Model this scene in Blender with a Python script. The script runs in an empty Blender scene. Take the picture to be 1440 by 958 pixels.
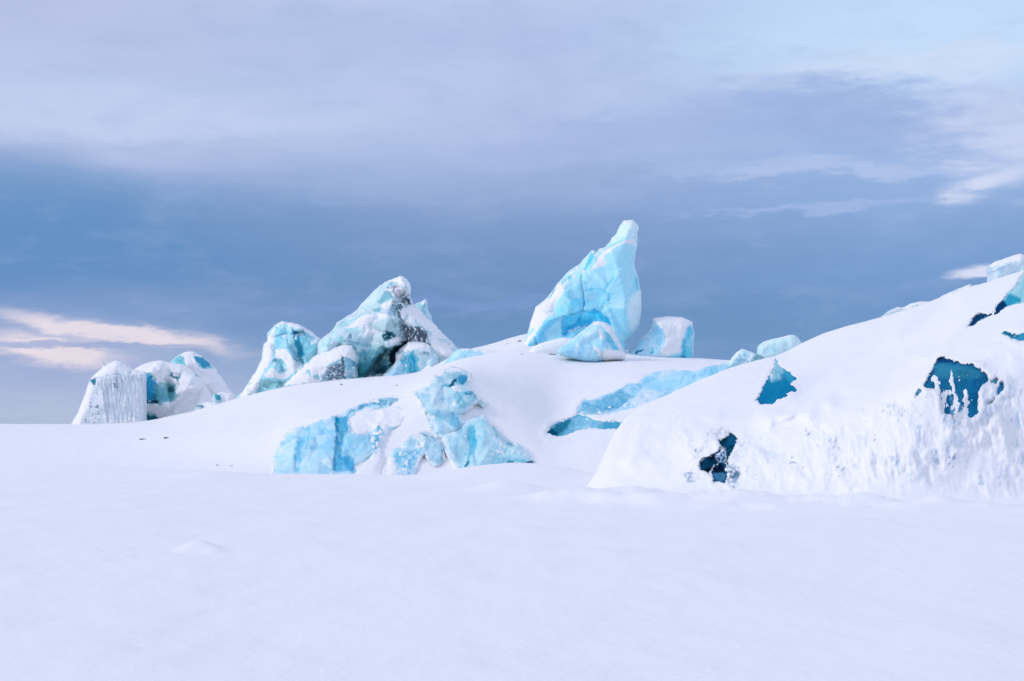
import bpy, math, random
import numpy as np
from mathutils import Vector
from mathutils.geometry import delaunay_2d_cdt

# ------------------------------------------------------------------ camera
SC = bpy.context.scene
F, CX, VH, EYE = 2000.0, 720.0, 596.0, 1.7        # focal length in photo pixels, centre column, horizon row, eye height
cam_data = bpy.data.cameras.new('camera')
cam_data.lens = 50.0; cam_data.sensor_width = 36.0
cam_data.shift_y = (VH - 479.0) / 1440.0
cam_data.clip_start = 0.1; cam_data.clip_end = 30000
cam = bpy.data.objects.new('camera', cam_data)
SC.collection.objects.link(cam)
cam.location = (0, 0, EYE); cam.rotation_euler = (math.pi/2, 0, 0)
SC.camera = cam
SC.view_settings.view_transform = 'Standard'
SC.view_settings.look = 'None'
SC.view_settings.gamma = 1.0
SC.view_settings.exposure = 0.0
SC.view_settings.use_curve_mapping = False
SC.cycles.max_bounces = 6
SC.cycles.diffuse_bounces = 4
SC.cycles.use_denoising = True

SUN_EL, SUN_AZ = 30.0, -105.0     # azimuth from +Y (the view direction), negative = left; the sun is behind and to the left
SKY_OVERHEAD = 0.905

def lin(c):
    return tuple(((x/255)/12.92 if x/255 <= 0.04045 else ((x/255+0.055)/1.055)**2.4) for x in c)

# ------------------------------------------------------------------ node helper
class N:
    def __init__(s, tree): s.t = tree
    def new(s, typ, **kw):
        n = s.t.nodes.new(typ)
        for k, v in kw.items(): setattr(n, k, v)
        return n
    def put(s, sock, v):
        if isinstance(v, bpy.types.NodeSocket): s.t.links.new(v, sock)
        elif isinstance(v, (tuple, list)) and len(v) == 3 and sock.type == 'RGBA': sock.default_value = (*v, 1)
        else: sock.default_value = v
    def m(s, op, a, b=0.0, c=0.0, clamp=False):
        n = s.new('ShaderNodeMath', operation=op); n.use_clamp = clamp
        s.put(n.inputs[0], a); s.put(n.inputs[1], b)
        if op in ('MULTIPLY_ADD', 'COMPARE'): s.put(n.inputs[2], c)
        return n.outputs[0]
    def mix(s, f, a, b, mode='MIX'):
        n = s.new('ShaderNodeMix', data_type='RGBA', blend_type=mode)
        s.put(n.inputs[0], f); s.put(n.inputs[6], a); s.put(n.inputs[7], b)
        return n.outputs[2]
    def ramp(s, f, stops, interp='LINEAR'):
        n = s.new('ShaderNodeValToRGB'); cr = n.color_ramp; cr.interpolation = interp
        while len(cr.elements) > 1: cr.elements.remove(cr.elements[-1])
        cr.elements[0].position = stops[0][0]; cr.elements[0].color = (*stops[0][1], 1)
        for p, c in stops[1:]:
            e = cr.elements.new(p); e.color = (*c, 1)
        s.put(n.inputs[0], f); return n.outputs[0]
    def noise(s, vec, scale, detail=4, rough=0.5, dist=0.0):
        n = s.new('ShaderNodeTexNoise'); s.put(n.inputs['Vector'], vec)
        n.inputs['Scale'].default_value = scale; n.inputs['Detail'].default_value = detail
        n.inputs['Roughness'].default_value = rough; n.inputs['Distortion'].default_value = dist
        return n.outputs['Fac']
    def sstep(s, x, a, b):
        n = s.new('ShaderNodeMapRange', interpolation_type='SMOOTHSTEP'); s.put(n.inputs[0], x)
        n.inputs[1].default_value = a; n.inputs[2].default_value = b
        return n.outputs[0]
    def scalev(s, vec, sc):
        n = s.new('ShaderNodeMapping'); s.put(n.inputs['Vector'], vec); n.inputs['Scale'].default_value = sc
        return n.outputs[0]

# ------------------------------------------------------------------ sky: heavy cloud deck
def az_el(u, v):
    a = math.atan2(u-CX, F); return math.degrees(a), math.degrees(math.atan((VH-v)/F*math.cos(a)))

world = bpy.data.worlds.new('World'); SC.world = world; world.use_nodes = True
nt = world.node_tree; nt.nodes.clear(); W = N(nt)
geo = W.new('ShaderNodeTexCoord').outputs['Generated']
sep = W.new('ShaderNodeSeparateXYZ'); W.put(sep.inputs[0], geo)
dx, dy, dz = sep.outputs
az = W.m('MULTIPLY', W.m('ARCTAN2', dx, dy), 180/math.pi)
el = W.m('MULTIPLY', W.m('ARCSINE', dz), 180/math.pi)
n1 = W.m('SUBTRACT', W.noise(W.scalev(geo, (2.2, 2.2, 9.0)), 2.0, 4, 0.5), 0.5)
n2 = W.m('SUBTRACT', W.noise(W.scalev(geo, (3.0, 3.0, 16.0)), 3.3, 6, 0.55), 0.5)
n3 = W.m('SUBTRACT', W.noise(W.scalev(geo, (3.0, 3.0, 12.0)), 9.0, 6, 0.6), 0.5)
ew = W.m('ADD', el, W.m('ADD', W.m('MULTIPLY', n1, 1.8), W.m('MULTIPLY', n2, 0.9)))
aw = W.m('ADD', az, W.m('MULTIPLY', n2, 7.0))
E = lambda v: az_el(720, v)[1] / 40.0
def sky_ramp(st):
    st = sorted([(max(0.0, E(v)), lin((c[0]+3, c[1]+4, c[2]+0) if c[0] > 145 else (c[0]-5, c[1]-2, c[2]-8))) for v, c in st]); return W.ramp(W.m('DIVIDE', ew, 40.0), st, 'B_SPLINE')
left = sky_ramp([(600, (180,191,222)), (540, (170,184,219)), (480, (148,169,214)), (430, (126,155,210)), (395, (103,145,204)), (300, (108,149,206)),
                 (262, (134,164,216)), (235, (172,186,228)), (200, (190,203,238)), (150, (184,200,236)), (70, (180,190,230)), (0, (182,192,232)), (-300, (205,214,242))])
mid = sky_ramp([(600, (160,178,218)), (500, (112,149,203)), (440, (114,148,201)), (370, (119,151,205)), (300, (134,161,212)),
                (240, (158,177,223)), (200, (173,190,231)), (140, (178,194,234)), (60, (172,188,231)), (0, (176,192,234)), (-300, (205,214,242))])
right = sky_ramp([(600, (130,160,210)), (470, (114,150,204)), (400, (124,159,216)), (330, (137,168,222)), (290, (144,173,225)),
                  (230, (154,181,230)), (170, (158,182,228)), (125, (176,200,240)), (80, (190,219,250)), (0, (180,208,248)), (-300, (205,214,242))])
base = W.mix(W.sstep(aw, -19, -3), left, mid)
base = W.mix(W.sstep(aw, 0, 17), base, right)
def blob(c, u, v, su, sv, rot, col, amt, warp=1.0, lo=0.25, hi=0.8):
    a0, e0 = az_el(u, v); k = 180/math.pi/F
    da = W.m('SUBTRACT', W.m('ADD', az, W.m('MULTIPLY', n3, 4.0*warp)), a0)
    de = W.m('SUBTRACT', W.m('ADD', el, W.m('ADD', W.m('MULTIPLY', n3, 1.3*warp), W.m('MULTIPLY', n2, 1.2*warp))), e0)
    cr, sr = math.cos(rot), math.sin(rot)
    x = W.m('ADD', W.m('MULTIPLY', da, cr/(su*k)), W.m('MULTIPLY', de, sr/(su*k)))
    y = W.m('SUBTRACT', W.m('MULTIPLY', de, cr/(sv*k)), W.m('MULTIPLY', da, sr/(sv*k)))
    g = W.m('EXPONENT', W.m('MULTIPLY', W.m('ADD', W.m('MULTIPLY', x, x), W.m('MULTIPLY', y, y)), -1.0))
    return W.mix(W.m('MULTIPLY', W.sstep(g, lo, hi), amt), c, lin(col))
c = base
c = blob(c, 1330, 60, 330, 90, 0.0, (198,221,250), 0.75, 1.5, 0.0, 1.0)
c = blob(c, 1250, 95, 260, 22, 0.05, (212,224,248), 0.6, 2.2, 0.0, 1.0)
c = blob(c, 1410, 185, 120, 60, -0.3, (214,222,247), 0.75, 1.6, 0.0, 1.0)
c = blob(c, 1180, 160, 200, 50, -0.12, (152,175,223), 0.7, 1.5, 0.0, 1.0)
c = blob(c, 1170, 238, 230, 13, -0.03, (180,198,236), 0.75, 1.2, 0.1, 0.9)
c = blob(c, 1385, 262, 70, 14, 0.25, (222,228,250), 0.75, 1.3, 0.05, 1.0)
c = blob(c, 1150, 290, 160, 9, 0.02, (166,188,232), 0.7, 1.4, 0.1, 0.9)
c = blob(c, 1385, 382, 48, 9, 0.05, (226,230,250), 0.85, 0.5, 0.15, 0.8)
c = blob(c, 600, 430, 260, 9, 0.02, (126,156,210), 0.6, 1.0, 0.1, 0.9)
c = blob(c, 250, 165, 330, 38, 0.05, (196,210,241), 0.6, 2.0, 0.1, 0.9)
c = blob(c, 600, 110, 200, 34, 0.1, (188,202,238), 0.55, 2.0, 0.1, 0.9)
c = blob(c, 880, 190, 260, 30, 0.1, (160,178,226), 0.5, 2.0, 0.1, 0.9)
c = blob(c, 80, 520, 230, 28, -0.05, (160,174,216), 0.6, 0.8, 0.1, 0.9)
c = blob(c, 160, 470, 150, 13, -0.11, (236,225,234), 0.9, 0.7, 0.0, 0.75)
c = blob(c, 75, 493, 80, 14, -0.12, (238,226,234), 0.95, 0.7, 0.0, 0.75)
c = blob(c, 115, 487, 170, 4.5, 0.0, (160,175,215), 0.8, 0.5, 0.2, 0.7)
# fine mottling of the deck
n4 = W.m('SUBTRACT', W.noise(W.scalev(geo, (3.0, 3.0, 8.0)), 5.0, 8, 0.62, 0.6), 0.5)
c = W.mix(W.m('MULTIPLY', W.m('ADD', W.m('MULTIPLY', n3, 0.7), n4), 0.34, clamp=True), c, lin((206,217,245)))
c = W.mix(W.m('MULTIPLY', W.m('ADD', W.m('MULTIPLY', n3, -.6), W.m('MULTIPLY', n4, -1.2)), 0.4, clamp=True), c, lin((110,138,190)))
# brighter, thinner cloud overhead and behind the photographer
over = W.sstep(el, 18, 48)
behind = W.m('MULTIPLY', W.sstep(dy, 0.75, 0.0), W.sstep(el, -2, 10))
up = W.m('MAXIMUM', over, behind)
c = W.mix(W.m('MULTIPLY', up, 0.85), c, (0.82*SKY_OVERHEAD, 0.92*SKY_OVERHEAD, 1.25*SKY_OVERHEAD))
bg = W.new('ShaderNodeBackground'); W.put(bg.inputs[0], c); bg.inputs[1].default_value = 1.0
sky = W.new('ShaderNodeTexSky', sky_type='NISHITA'); sky.sun_disc = False
sky.sun_elevation = math.radians(SUN_EL); sky.sun_rotation = math.radians(SUN_AZ)
bg2 = W.new('ShaderNodeBackground'); W.put(bg2.inputs[0], sky.outputs[0]); bg2.inputs[1].default_value = 0.12
mx = W.new('ShaderNodeMixShader'); W.put(mx.inputs[0], W.m('MULTIPLY', up, 0.2))
nt.links.new(bg.outputs[0], mx.inputs[1]); nt.links.new(bg2.outputs[0], mx.inputs[2])
wo = W.new('ShaderNodeOutputWorld'); nt.links.new(mx.outputs[0], wo.inputs[0])

# ------------------------------------------------------------------ sun behind thin cloud: soft
sd_ = bpy.data.lights.new('sun', 'SUN'); sd_.energy = 1.22; sd_.angle = math.radians(12); sd_.color = (1.0, 0.90, 0.82)
sun = bpy.data.objects.new('sun', sd_); SC.collection.objects.link(sun)
a, e = math.radians(SUN_AZ), math.radians(SUN_EL)
sv = Vector((math.sin(a)*math.cos(e), math.cos(a)*math.cos(e), math.sin(e)))
sun.rotation_euler = sv.to_track_quat('Z', 'Y').to_euler()

# ------------------------------------------------------------------ numpy noise
_rng = np.random.RandomState(7)
_perm = np.tile(_rng.permutation(512), 3)
_grad = _rng.normal(size=(512, 3)); _grad /= np.linalg.norm(_grad, axis=1)[:, None]
def perlin(P):
    P = np.asarray(P, float) + 1000.0; i = np.floor(P).astype(int); f = P - i; i &= 511
    w = f*f*f*(f*(f*6-15)+10); out = 0
    for a in (0, 1):
        for b in (0, 1):
            for c_ in (0, 1):
                h = _perm[_perm[_perm[(i[:, 0]+a) & 511] + ((i[:, 1]+b) & 511)] + ((i[:, 2]+c_) & 511)]
                d = (_grad[h] * (f - (a, b, c_))).sum(1)
                out = out + d * (w[:, 0] if a else 1-w[:, 0]) * (w[:, 1] if b else 1-w[:, 1]) * (w[:, 2] if c_ else 1-w[:, 2])
    return out * 1.6
def fbm(P, octv=4, gain=0.5):
    P = np.asarray(P, float); s = 0; a = 1.0; t = 0
    for k in range(octv):
        s = s + a*perlin(P*2.03**k + 17.3*k); t += a; a *= gain
    return s/t
def ridged(P, octv=4, gain=0.5):
    P = np.asarray(P, float); s = 0; a = 1.0; t = 0
    for k in range(octv):
        s = s + a*(1-2.2*np.abs(perlin(P*2.03**k + 31.7*k))); t += a; a *= gain
    return s/t
def n2d(P, sc, seed, octv=3, sy=None):
    sy = sy or sc
    return fbm(np.c_[P[:, 0]/sc, P[:, 1]/sy, np.full(len(P), seed*7.77)], octv)
def ss(x, a, b):
    t = np.clip((x-a)/(b-a), 0, 1); return t*t*(3-2*t)
def seg_dist(P, A, B):
    AB = B-A; t = np.clip(((P-A)@AB)/max(AB@AB, 1e-9), 0, 1); return np.hypot(*(P-A-t[:, None]*AB).T)
def poly_dist(P, poly):
    poly = np.asarray(poly, float); d = np.full(len(P), 1e9); ins = np.zeros(len(P), bool)
    for i in range(len(poly)):
        A, B = poly[i], poly[(i+1) % len(poly)]
        d = np.minimum(d, seg_dist(P, A, B))
        c_ = (A[1] > P[:, 1]) != (B[1] > P[:, 1])
        if abs(B[1]-A[1]) > 1e-9:
            ins ^= c_ & (P[:, 0] < (B[0]-A[0])*(P[:, 1]-A[1])/(B[1]-A[1])+A[0])
    return np.where(ins, d, -d)
def line_dist(P, pts):
    pts = np.asarray(pts, float); d = np.full(len(P), 1e9)
    for i in range(len(pts)-1): d = np.minimum(d, seg_dist(P, pts[i], pts[i+1]))
    return d
def pchip(X, Y, x):      # Y (n, m) over X (n,), monotone cubic
    X = np.asarray(X, float); h = np.diff(X)[:, None]; dl = np.diff(Y, axis=0)/h
    D = np.zeros_like(Y)
    same = dl[1:]*dl[:-1] > 0
    with np.errstate(divide='ignore', invalid='ignore'):
        hm = 2/(1/dl[1:]+1/dl[:-1])
    D[1:-1] = np.where(same, hm, 0); D[0] = dl[0]; D[-1] = dl[-1]
    k = np.clip(np.searchsorted(X, x, 'right')-1, 0, len(X)-2); t = ((x-X[k])/np.diff(X)[k])[:, None]; H = h[k]
    return ((2*t**3-3*t**2+1)*Y[k] + (t**3-2*t**2+t)*H*D[k] + (-2*t**3+3*t**2)*Y[k+1] + (t**3-t**2)*H*D[k+1])

def world_pt(u, v, D):
    return np.c_[(u-CX)/F*D, D, EYE-(v-VH)/F*D]

# ------------------------------------------------------------------ mesh helper
def make_mesh(name, V, Fc, mat, col=None, parent=None, smooth=True, origin=None):
    V = np.asarray(V, np.float32); org = np.zeros(3) if origin is None else np.asarray(origin)
    me = bpy.data.meshes.new(name)
    me.vertices.add(len(V)); me.vertices.foreach_set('co', (V-org).astype(np.float32).ravel())
    Fc = np.asarray(Fc, np.int32); k = Fc.shape[1]
    me.loops.add(Fc.size); me.loops.foreach_set('vertex_index', Fc.ravel())
    me.polygons.add(len(Fc)); me.polygons.foreach_set('loop_start', np.arange(0, Fc.size, k, dtype=np.int32))
    me.update(calc_edges=True); me.validate()
    me.polygons.foreach_set('use_smooth', np.full(len(me.polygons), smooth))
    if col is not None:
        at = me.attributes.new('tint', 'FLOAT_COLOR', 'POINT')
        at.data.foreach_set('color', np.c_[col, np.ones(len(col))].astype(np.float32).ravel())
    me.materials.append(mat)
    o = bpy.data.objects.new(name, me); SC.collection.objects.link(o)
    if parent is not None: o.parent = parent
    else: o.location = org
    return o
def tag(o, label=None, category=None, group=None, kind=None):
    if label: o['label'] = label
    if category: o['category'] = category
    if group: o['group'] = group
    if kind: o['kind'] = kind
    return o

# ------------------------------------------------------------------ materials
REF = np.array(lin((221, 230, 253)))      # how a sunlit white snow face comes out: divides photo colours into albedo
def alb(c):
    return np.clip(np.array(lin(c))/REF*0.96, 0.004, 0.92)
SNOW = np.array([0.86, 0.86, 0.87])
def material(name, rough, bump, bscale, ice, spec=.07):
    m = bpy.data.materials.new(name); m.use_nodes = True; t = m.node_tree; t.nodes.clear(); n = N(t)
    at = n.new('ShaderNodeAttribute', attribute_name='tint').outputs['Color']
    p = n.new('ShaderNodeNewGeometry').outputs['Position']
    bs = n.new('ShaderNodeBsdfPrincipled')
    if ice:
        f1 = n.noise(n.scalev(p, (1, 1, .55)), 1.2, 7, .55, .3)
        f2 = n.noise(n.scalev(p, (2.2, 2.2, .5)), 6, 5, .6, .4)
        vo = n.new('ShaderNodeTexVoronoi', feature='DISTANCE_TO_EDGE'); n.put(vo.inputs['Vector'], n.scalev(p, (1, 1, .8)))
        vo.inputs['Scale'].default_value = 1.1
        crack = n.sstep(vo.outputs[0], 0.02, 0.0)
        g = n.m('ADD', n.m('MULTIPLY', n.sstep(f1, .3, .7), .55), n.m('MULTIPLY', n.sstep(f2, .3, .7), .45))
        lum = n.new('ShaderNodeRGBToBW'); n.put(lum.inputs[0], at); lum = n.sstep(lum.outputs[0], .22, .62)
        c = n.mix(1.0, at, n.mix(g, (0.92, 0.965, 0.985), (1.0, 1.0, 1.0)), 'MULTIPLY')
        c = n.mix(n.m('MULTIPLY', n.m('MULTIPLY', n.sstep(f1, .54, .74), .2), lum), c, (0.84, 0.88, 0.90))
        lay = n.noise(n.scalev(p, (.35, .35, 5.0)), 1.6, 4, .6, .5)
        c = n.mix(n.m('MULTIPLY', n.sstep(lay, .56, .62), .16), c, n.mix(1.0, c, (0.72, 0.88, 0.95), 'MULTIPLY'))
        c = n.mix(n.m('MULTIPLY', n.m('MULTIPLY', crack, 0.35), lum), c, (0.82, 0.88, 0.90))
        frost = n.m('MULTIPLY', n.sstep(n.noise(p, 11, 5, .7), .64, .74), n.sstep(f1, .5, .62))
        c = n.mix(n.m('MULTIPLY', n.m('MULTIPLY', frost, .8), lum), c, (0.84, 0.86, 0.88))
        bs.inputs['Specular IOR Level'].default_value = spec
        hgt = n.m('ADD', f1, n.m('MULTIPLY', f2, .4))
    else:
        f1 = n.noise(p, .35, 5, .5); f2 = n.noise(p, bscale, 6, .65)
        c = n.mix(n.m('MULTIPLY', n.sstep(f1, .35, .65), .5), at, n.mix(1.0, at, (0.975, 0.985, 1.0), 'MULTIPLY'))
        bs.inputs['Specular IOR Level'].default_value = 0.15
        hgt = n.m('ADD', f2, n.m('MULTIPLY', n.noise(n.scalev(p, (1, .5, 1)), 1.6, 5, .6), 3.0))
    n.put(bs.inputs['Base Color'], c); bs.inputs['Roughness'].default_value = rough
    b = n.new('ShaderNodeBump'); b.inputs['Strength'].default_value = bump; b.inputs['Distance'].default_value = 0.05
    n.put(b.inputs['Height'], hgt); n.put(bs.inputs['Normal'], b.outputs[0])
    o = n.new('ShaderNodeOutputMaterial'); t.links.new(bs.outputs[0], o.inputs[0])
    return m
ICE = material('glacier_ice', 0.42, 0.5, 3, True)
ICE_SET = material('matt_blue_ice', 0.8, 0.5, 3, True, 0.0)     # wind-scoured ice lying in the slopes
SNOWM = material('wind_packed_snow', 0.75, 0.24, 9.0, False)

# ------------------------------------------------------------------ terrain lofts
class Loft:
    """A hill lofted through contour lines; keeps (column, row, depth) so that ice can be seated on it."""
    def __init__(s, us, contours, counts, sig=9):
        s.us = us; Vs, Ds = [], []
        for ct in contours:
            ct = np.array(ct, float)
            v = np.interp(us, ct[:, 0], ct[:, 1]); D = np.interp(us, ct[:, 0], ct[:, 2])
            Vs.append(s.blur(v, sig)); Ds.append(s.blur(D, sig*3))
        X = np.arange(len(contours)); x = np.concatenate([np.linspace(i, i+1, n_, endpoint=False) for i, n_ in enumerate(counts)]+[[len(contours)-1]])
        s.v = pchip(X, np.array(Vs), x); s.D = pchip(X, np.array(Ds), x); s.x = x
        s.u = np.broadcast_to(us, s.v.shape).copy()
    def blur(s, a, sig):
        k = np.arange(-3*sig, 3*sig+1); w = np.exp(-k**2/(2*sig*sig)); w /= w.sum()
        return np.convolve(np.pad(a, 3*sig, mode='edge'), w, 'valid')
    def flat(s): return np.c_[s.u.ravel(), s.v.ravel()]
    def depth(s, u, v, imax):
        v0 = s.v[:imax]; ci = np.clip(np.searchsorted(s.us, u), 1, len(s.us)-1)
        out = np.empty(len(u))
        for ch in range(0, len(u), 5000):
            c_ = ci[ch:ch+5000]; vv = v[ch:ch+5000]
            M = v0[:, c_] <= vv[None]; k = np.argmax(M, 0); k = np.where(M.any(0), k, imax-1); k = np.maximum(k, 1)
            va, vb = v0[k-1, c_], v0[k, c_]; t = np.clip((va-vv)/np.where(np.abs(va-vb) < 1e-6, 1, va-vb), 0, 1)
            out[ch:ch+5000] = s.D[k-1, c_]*(1-t)+s.D[k, c_]*t
        return out
    def build(s, name, col):
        n_, m_ = s.v.shape; V = world_pt(s.u.ravel(), s.v.ravel(), s.D.ravel())
        i = np.arange((n_-1)*m_).reshape(n_-1, m_)[:, :-1].ravel()
        Q = np.c_[i, i+1, i+m_+1, i+m_]
        return make_mesh(name, V, Q, SNOWM, col)
def zc(us_z, D, z):           # a contour at fixed height z
    return [(u, VH+(EYE-z)*F/d, d) for u, d in zip(us_z, D)]

hill_us = np.concatenate([np.arange(-900, -20, 12), np.arange(-20, 1460, 2.0), np.arange(1460, 2300, 12)])
hill = Loft(hill_us, [
    zc([-900, 300, 700, 2300], [50, 40, 38, 38], -0.4),
    zc([-900, 100, 300, 380, 1100, 2300], [62, 62, 52, 48, 48, 48], 0.02),
    [(-900,607,82),(100,607,82),(200,608,76),(300,606,66),(370,610,55),(385,612,53),(400,601,53),(450,583,53.5),(560,557,55),(600,530,56),(650,520,57),(700,545,56),(760,578,55),(780,598,54),(850,580,55),(900,560,57),(960,540,60),(1040,520,64),(1300,505,68),(2300,495,70)],
    [(-900,600,92),(100,600,92),(240,593,86),(330,573,78),(400,556,75),(500,543,73),(600,527,73),(620,518,73),(650,509,73),(700,504,73),(740,501,74),(800,505,74),(860,504,74),(930,505,76),(1040,512,76),(1300,495,76),(2300,480,76)],
    [(-900,597,102),(100,597,102),(150,597,101),(195,595.5,100),(215,591,100),(240,585.5,97),(300,571,92),(330,560,88),(400,544,84),(500,532,82),(560,528,82),(600,523,82),(625,508,84),(645,493,88),(662,490,88),(700,482,88),(740,467,88),(800,470,88),(860,485,88),(885,495,88),(930,500.5,86),(1000,505,84),(1040,508,84),(1100,500,84),(1300,490,84),(2300,470,84)],
    zc([-900, 2300], [128, 112], -1.0)],
    [8, 60, 45, 40, 12])
P = hill.flat(); Wp = world_pt(P[:, 0], P[:, 1], hill.D.ravel())
dz_ = 0.10*fbm(Wp/np.array([5, 9, 9]), 4) + 0.035*fbm(Wp/np.array([1.2, 2.4, 2.4])+9, 3)
wgt = ss(np.repeat(hill.x, len(hill_us)), 0.6, 1.6)
hill.v -= (dz_*wgt).reshape(hill.v.shape)*F/hill.D
HILL_IMAX = 8+60+45+40+1

md_us = np.concatenate([np.arange(740, 1460, 1.5), np.arange(1460, 2500, 8)])
mound = Loft(md_us, [
    zc([740, 900, 1200, 2500], [29, 27.5, 25, 25], -0.35),
    zc([740, 830, 900, 1000, 1100, 1250, 2500], [34.2, 33.0, 31, 29.6, 28.6, 27.4, 27.0], 0.0),
    zc([740, 810, 845, 900, 1000, 1100, 1250, 2500], [35, 34.4, 34, 32.9, 31.6, 30.6, 29.4, 29.2], -.06) if False else [(740,705,35),(815,700,34.6),(830,694,34),(900,690,33),(1000,692,31.7),(1100,700,30.6),(1250,705,29.5),(2500,706,29.2)],
    [(740,706,35.5),(815,702,35),(828,696,35),(842,668,35),(860,640,35.5),(900,625,35.3),(960,615,34.5),(1060,610,33.5),(1150,592,32.5),(1250,565,31.5),(1300,540,31),(1350,515,31.5),(1440,480,32),(1600,450,32),(2500,440,32)],
    [(740,708,37),(790,704,37),(812,698,37),(828,686,37),(842,660,37),(856,628,37.5),(872,608,38),(905,590,38.5),(960,573,38.5),(1010,562,38.5),(1060,552,38.5),(1150,536,38.5),(1250,510,37.5),(1290,493,37),(1370,455,37),(1440,425,37),(2500,410,37)],
    [(740,709,39),(785,704,38.5),(808,699,38.5),(824,689,38.5),(836,672,38.5),(847,648,38.7),(856,622,39.4),(870,599,40.5),(885,583,41.5),(905,570,42.5),(960,545,44),(1000,528,45.5),(1040,514,47),(1075,503,48),(1092,500,49),(1104,496,49.5),(1127,483,50),(1153,472,50),(1195,457.5,50),(1238,447,50),(1300,427,50),(1350,409,50),(1390,397,50),(1420,386,50),(1438,380,50),(1500,372,50),(2500,360,50)],
    zc([740, 2500], [60, 70], -1.0)],
    [8, 16, 80, 50, 60, 14], sig=6)
MD_IMAX = 8+16+80+50+60+1
P = mound.flat(); Dm = mound.D.ravel(); Wp = world_pt(P[:, 0], P[:, 1], Dm)
Z0 = Wp[:, 2]
crust_poly = [(955,600),(1000,600),(1060,612),(1110,598),(1180,590),(1235,562),(1285,545),(1330,545),(1390,560),(1440,520),(1600,500),(1600,740),(1200,735),(1060,712),(1000,695),(960,680)]
Pw = P + np.c_[n2d(P, 40, 1, 3), n2d(P, 40, 2, 3)]*18
crust = ss(poly_dist(Pw, crust_poly), -14, 16)
dz_ = (0.07*fbm(Wp/np.array([3.5, 6, 6]), 4) + 0.02*fbm(Wp/np.array([.8, 1.6, 1.6])+9, 3)) * ss(Z0, 0.0, 0.7) + 0.11*fbm(Wp/np.array([1.1, 1.4, 50])+77, 4)*ss(Wp[:, 2], -.6, -.1)*ss(-Wp[:, 2], -.9, -.1)
mound.v -= dz_.reshape(mound.v.shape)*F/mound.D
cl = np.c_[Wp[:, 0], Wp[:, 1]*.3, Wp[:, 2]]
rd = ridged(cl*np.array([2.0, 1, .75])+3, 4, .6); lump = fbm(cl*np.array([1.1, 1, .8])+5, 3); fine = ridged(cl*np.array([7.5, 1, 4.5])+11, 3, .6)
flute = ridged(cl*np.array([4.2, .3, .45])+21, 3, .6)
right_side = ss(P[:, 0], 1150, 1260)
fl2 = flute*ss(fbm(cl*np.array([.8, 1, .9])+61, 3), -.25, .35)
bulge = crust*(0.09*rd + 0.27*lump + 0.15*fbm(cl*3.2+3, 5) + 0.02*fine + 0.05*fl2*right_side)
soft = (0.34*fbm(np.c_[Wp[:, 0]*.42, Wp[:, 1]*.2, Wp[:, 2]*.6]+41, 4)+0.06*ridged(np.c_[Wp[:, 0]*1.1, Wp[:, 1]*.2, Wp[:, 2]*1.5]+51, 4))*ss(Z0, .1, .8)*(1-crust)
patchy = .3+.7*ss(fbm(np.c_[Wp[:, 0]*.5, Wp[:, 1]*0, Wp[:, 2]*.9]+91, 3), -.3, .3)
Dm2 = Dm - (bulge*patchy+soft)*ss(Z0, -.05, .6)
md_col = np.tile(SNOW, (len(P), 1))
# crevice shade of the crust painted into its colour: blue-grey patches, dark specks
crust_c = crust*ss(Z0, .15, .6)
crust_shade = crust_c*ss(-rd+0.35*n2d(P, 9, 3, 3)+.35*n2d(P, 50, 4, 2), .12, .62)
crust_shade = np.maximum(crust_shade, crust_c*(.25+.75*right_side)*.8*ss(n2d(P, 6, 8, 3, 30)+.5*n2d(P, 60, 5, 2), .25, .55))
md_col = md_col*(1-.5*crust_shade[:, None]) + alb((135,172,222))*(.62*crust_shade[:, None])
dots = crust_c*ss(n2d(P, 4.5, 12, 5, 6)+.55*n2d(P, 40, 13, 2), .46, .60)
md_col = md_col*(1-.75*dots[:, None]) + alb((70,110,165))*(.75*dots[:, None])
# soft wind scoops left of the cave
for pts in ([(880,618),(888,606),(900,600),(918,596)], [(932,592),(945,586),(952,580)], [(948,602),(958,592)], [(870,688),(878,694)]):
    k = np.exp(-(line_dist(Pw*0.5+P*0.5, pts)/4.0)**2); Dm2 = Dm2 + 0.10*k*ss(n2d(P, 7, 6, 2)+.3, 0, .5)

def zz(ox, oy, s_):
    return lambda pts: [(ox+x/s_, oy+y/s_) for x, y in pts]
zA = zz(80, 460, 5.143); zB = zz(320, 370, 4.235); zP = zz(440, 380, 5.986); zT = zz(700, 290, 4.167)
T1 = zz(720, 300, 7.2); T2 = zz(720, 390, 7.2); zW = zz(360, 500, 3.4286); zS = zz(740, 450, 3.6); zR = zz(1000, 340, 3.2727)
R4 = zz(1240, 340, 6.845); R5 = zz(1200, 470, 3.833); zQ = zz(560, 500, 5.323); zL = zz(600, 440, 6.845); zV = zz(940, 580, 4.8)

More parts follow.
